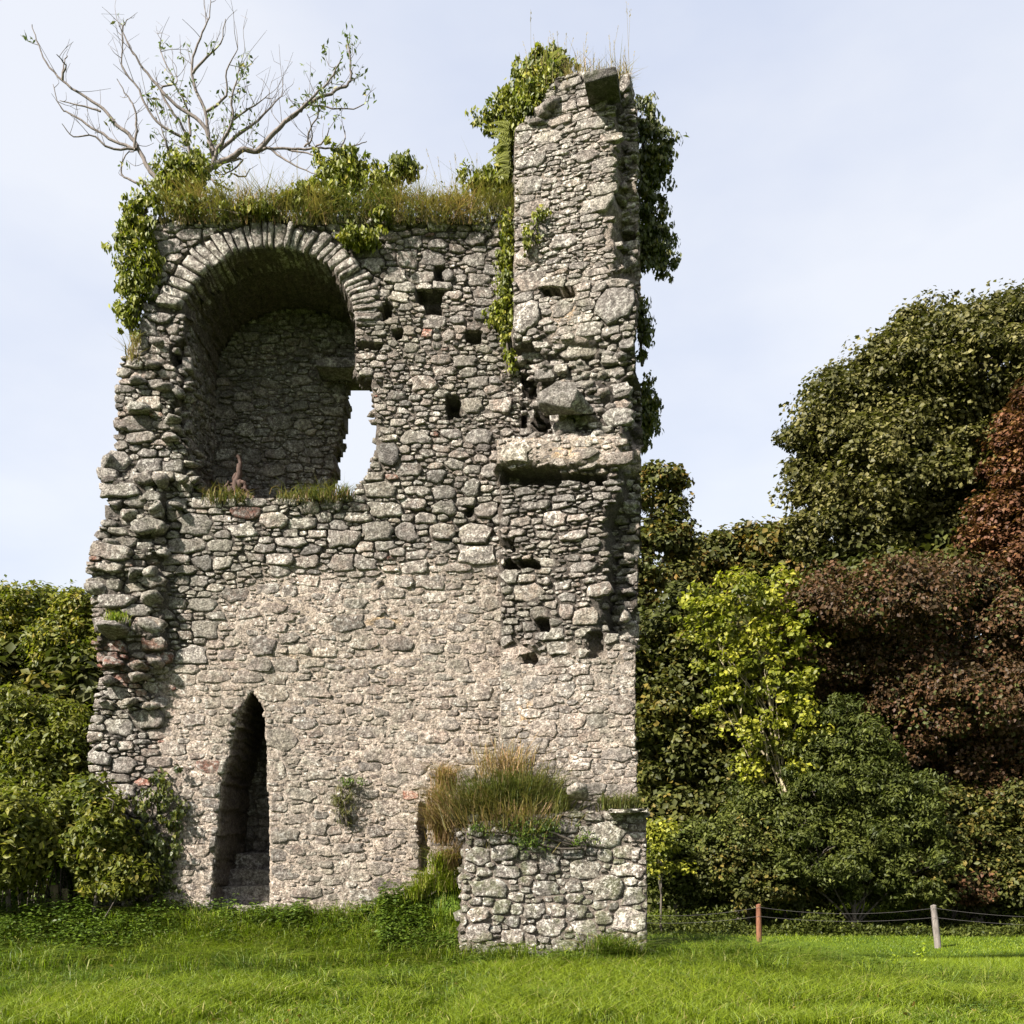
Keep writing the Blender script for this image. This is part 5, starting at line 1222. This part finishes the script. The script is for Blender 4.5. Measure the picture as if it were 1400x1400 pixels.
a = Acc(); x, y = scatter(1500, 860, 1460, 34, 37.5)
for k in range(len(x)):
    pass
px_ = R.uniform(820, 1500, 4200); Y = R.uniform(28.6, 31.0, 4200); X = (px_ - 700) / F * Y; P0_ = np.stack([X, Y, GZ(X, Y)], 1)
for k in range(10):
    m_ = len(P0_); leaf_quads(a, P0_ + np.stack([R.normal(0, .15, m_), R.normal(0, .15, m_), R.random(m_) ** 2.5 * (.10 + .9 * vn(P0_[:, 0] * 1.1, P0_[:, 1] * .6, 3) ** 2)], 1), rdir(m_), rdir(m_) * .6 + np.array([0, 0, 1]), R.uniform(.07, .15, m_), .07, tones(m_, (0, 1), (0, .8)))
tag(a.build('bramble_edge', M_ROWAN, None, (8, 29, -1)), 'low leafy bramble fringe where the meadow meets the wood', kind='stuff')

a = Acc(); x, y = scatter(420, -60, 1460, 8.2, 13); P = np.stack([x, y, GZ(x, y) + R.uniform(.03, .09, len(x))], 1)
leaf_quads(a, P, rdir(len(x)), rdir(len(x)) * .5 + np.array([0, 0, 1]), .06, .045, tones(len(x), (.2, 1), (0, 1)))
tag(a.build('fallen_leaves', M_BROWN, None, (0, 9, 0)), 'scattered fallen leaves in the grass', kind='stuff')
# a few flowering stalks in the right foreground
for (px_, pb, pt_, lab) in ((1258, 1345, 1296, 'tall pale weed stalk in the right foreground'), (1222, 1345, 1305, 'shorter pale weed stalk left of the tall one')):
    Y = 12.2; b0 = PX(px_, pb, Y); b0[2] = float(GZ(b0[0], Y)); t1 = PX(px_ + 2, pt_, Y); st = thing('weed_stalk', b0, lab, 'weed')
    a = Acc(); tube(a, smooth_path([b0, (b0 + t1) / 2 + R.normal(0, .01, 3), t1], 3), np.linspace(.006, .003, 7), 5, (.6, .5, .8)); a.build('stem', M_GRASS, st, b0)
    a = Acc(); m_ = 40; q = t1 + (b0 - t1) * (R.random(m_) * .35)[:, None] + R.normal(0, .03, (m_, 3)); leaf_quads(a, q, rdir(m_), rdir(m_), .05, .025, np.tile([.8, .5, .9], (m_, 1))); tag(a.build('flower_head', M_GRASS, st, b0), kind='stuff')

# ------------------------------------------------------------------ fence
fe = PX(1037, 1288, 26.4)
fence = thing('wire_fence', (fe[0], 26.4, fe[2]), 'low wire fence on two old wooden posts crossing the meadow', 'fence')
def post(name, lab, x0, yb, x1, yt, Y, mat, r):
    b0, t0 = PX(x0, yb + 4, Y), PX(x1, yt, Y); b0[2] = min(b0[2], float(GZ(b0[0], Y)) + .0) - .1
    a = Acc(); p = smooth_path([b0, (b0 + t0) / 2 + R.normal(0, .008, 3), t0], 3); tube(a, p, np.linspace(r, r * .85, len(p)) * R.uniform(.93, 1.07, len(p)), 8)
    K = 8; n0 = a.n; top = a.V[0][-K:]; a.add(np.concatenate([top, [t0 + np.array([.01, 0, .03])]]), [[k, (k + 1) % K, K] for k in range(K)])
    return tag(a.build(name, mat, fence, b0), lab), t0
p1, t1 = post('post', 'straight reddish brown post', 1038, 1288, 1037, 1237, 26.4, M_POST_R, .075)
p2, t2 = post('post', 'leaning silver grey post', 1283, 1292, 1276, 1238, 25.4, M_POST_G, .085)
for (z, sg) in ((-.06, .16), (-.30, .12)):
    L0 = PX(840, 1249, 27.3); L0[2] += z + .1; A1 = t1 + np.array([0, -.08, z]); A2 = t2 + np.array([0, -.09, z]); R0 = PX(1560, 1246, 24.3); R0[2] += z
    for (u, v) in ((L0, A1), (A1, A2), (A2, R0)):
        tt = np.linspace(0, 1, 14)[:, None]; pth = u * (1 - tt) + v * tt; pth[:, 2] -= (sg * 4 * tt * (1 - tt))[:, 0]
        a = Acc(); tube(a, pth, .0035, 5); a.build('wire', M_WIRE, fence, u, smooth=True)

tris = sum(sum(len(p.vertices) - 2 for p in o.data.polygons) if False else len(o.data.polygons) for o in SC.objects if o.type == 'MESH')
print('faces', tris, 'objects', len(SC.objects))
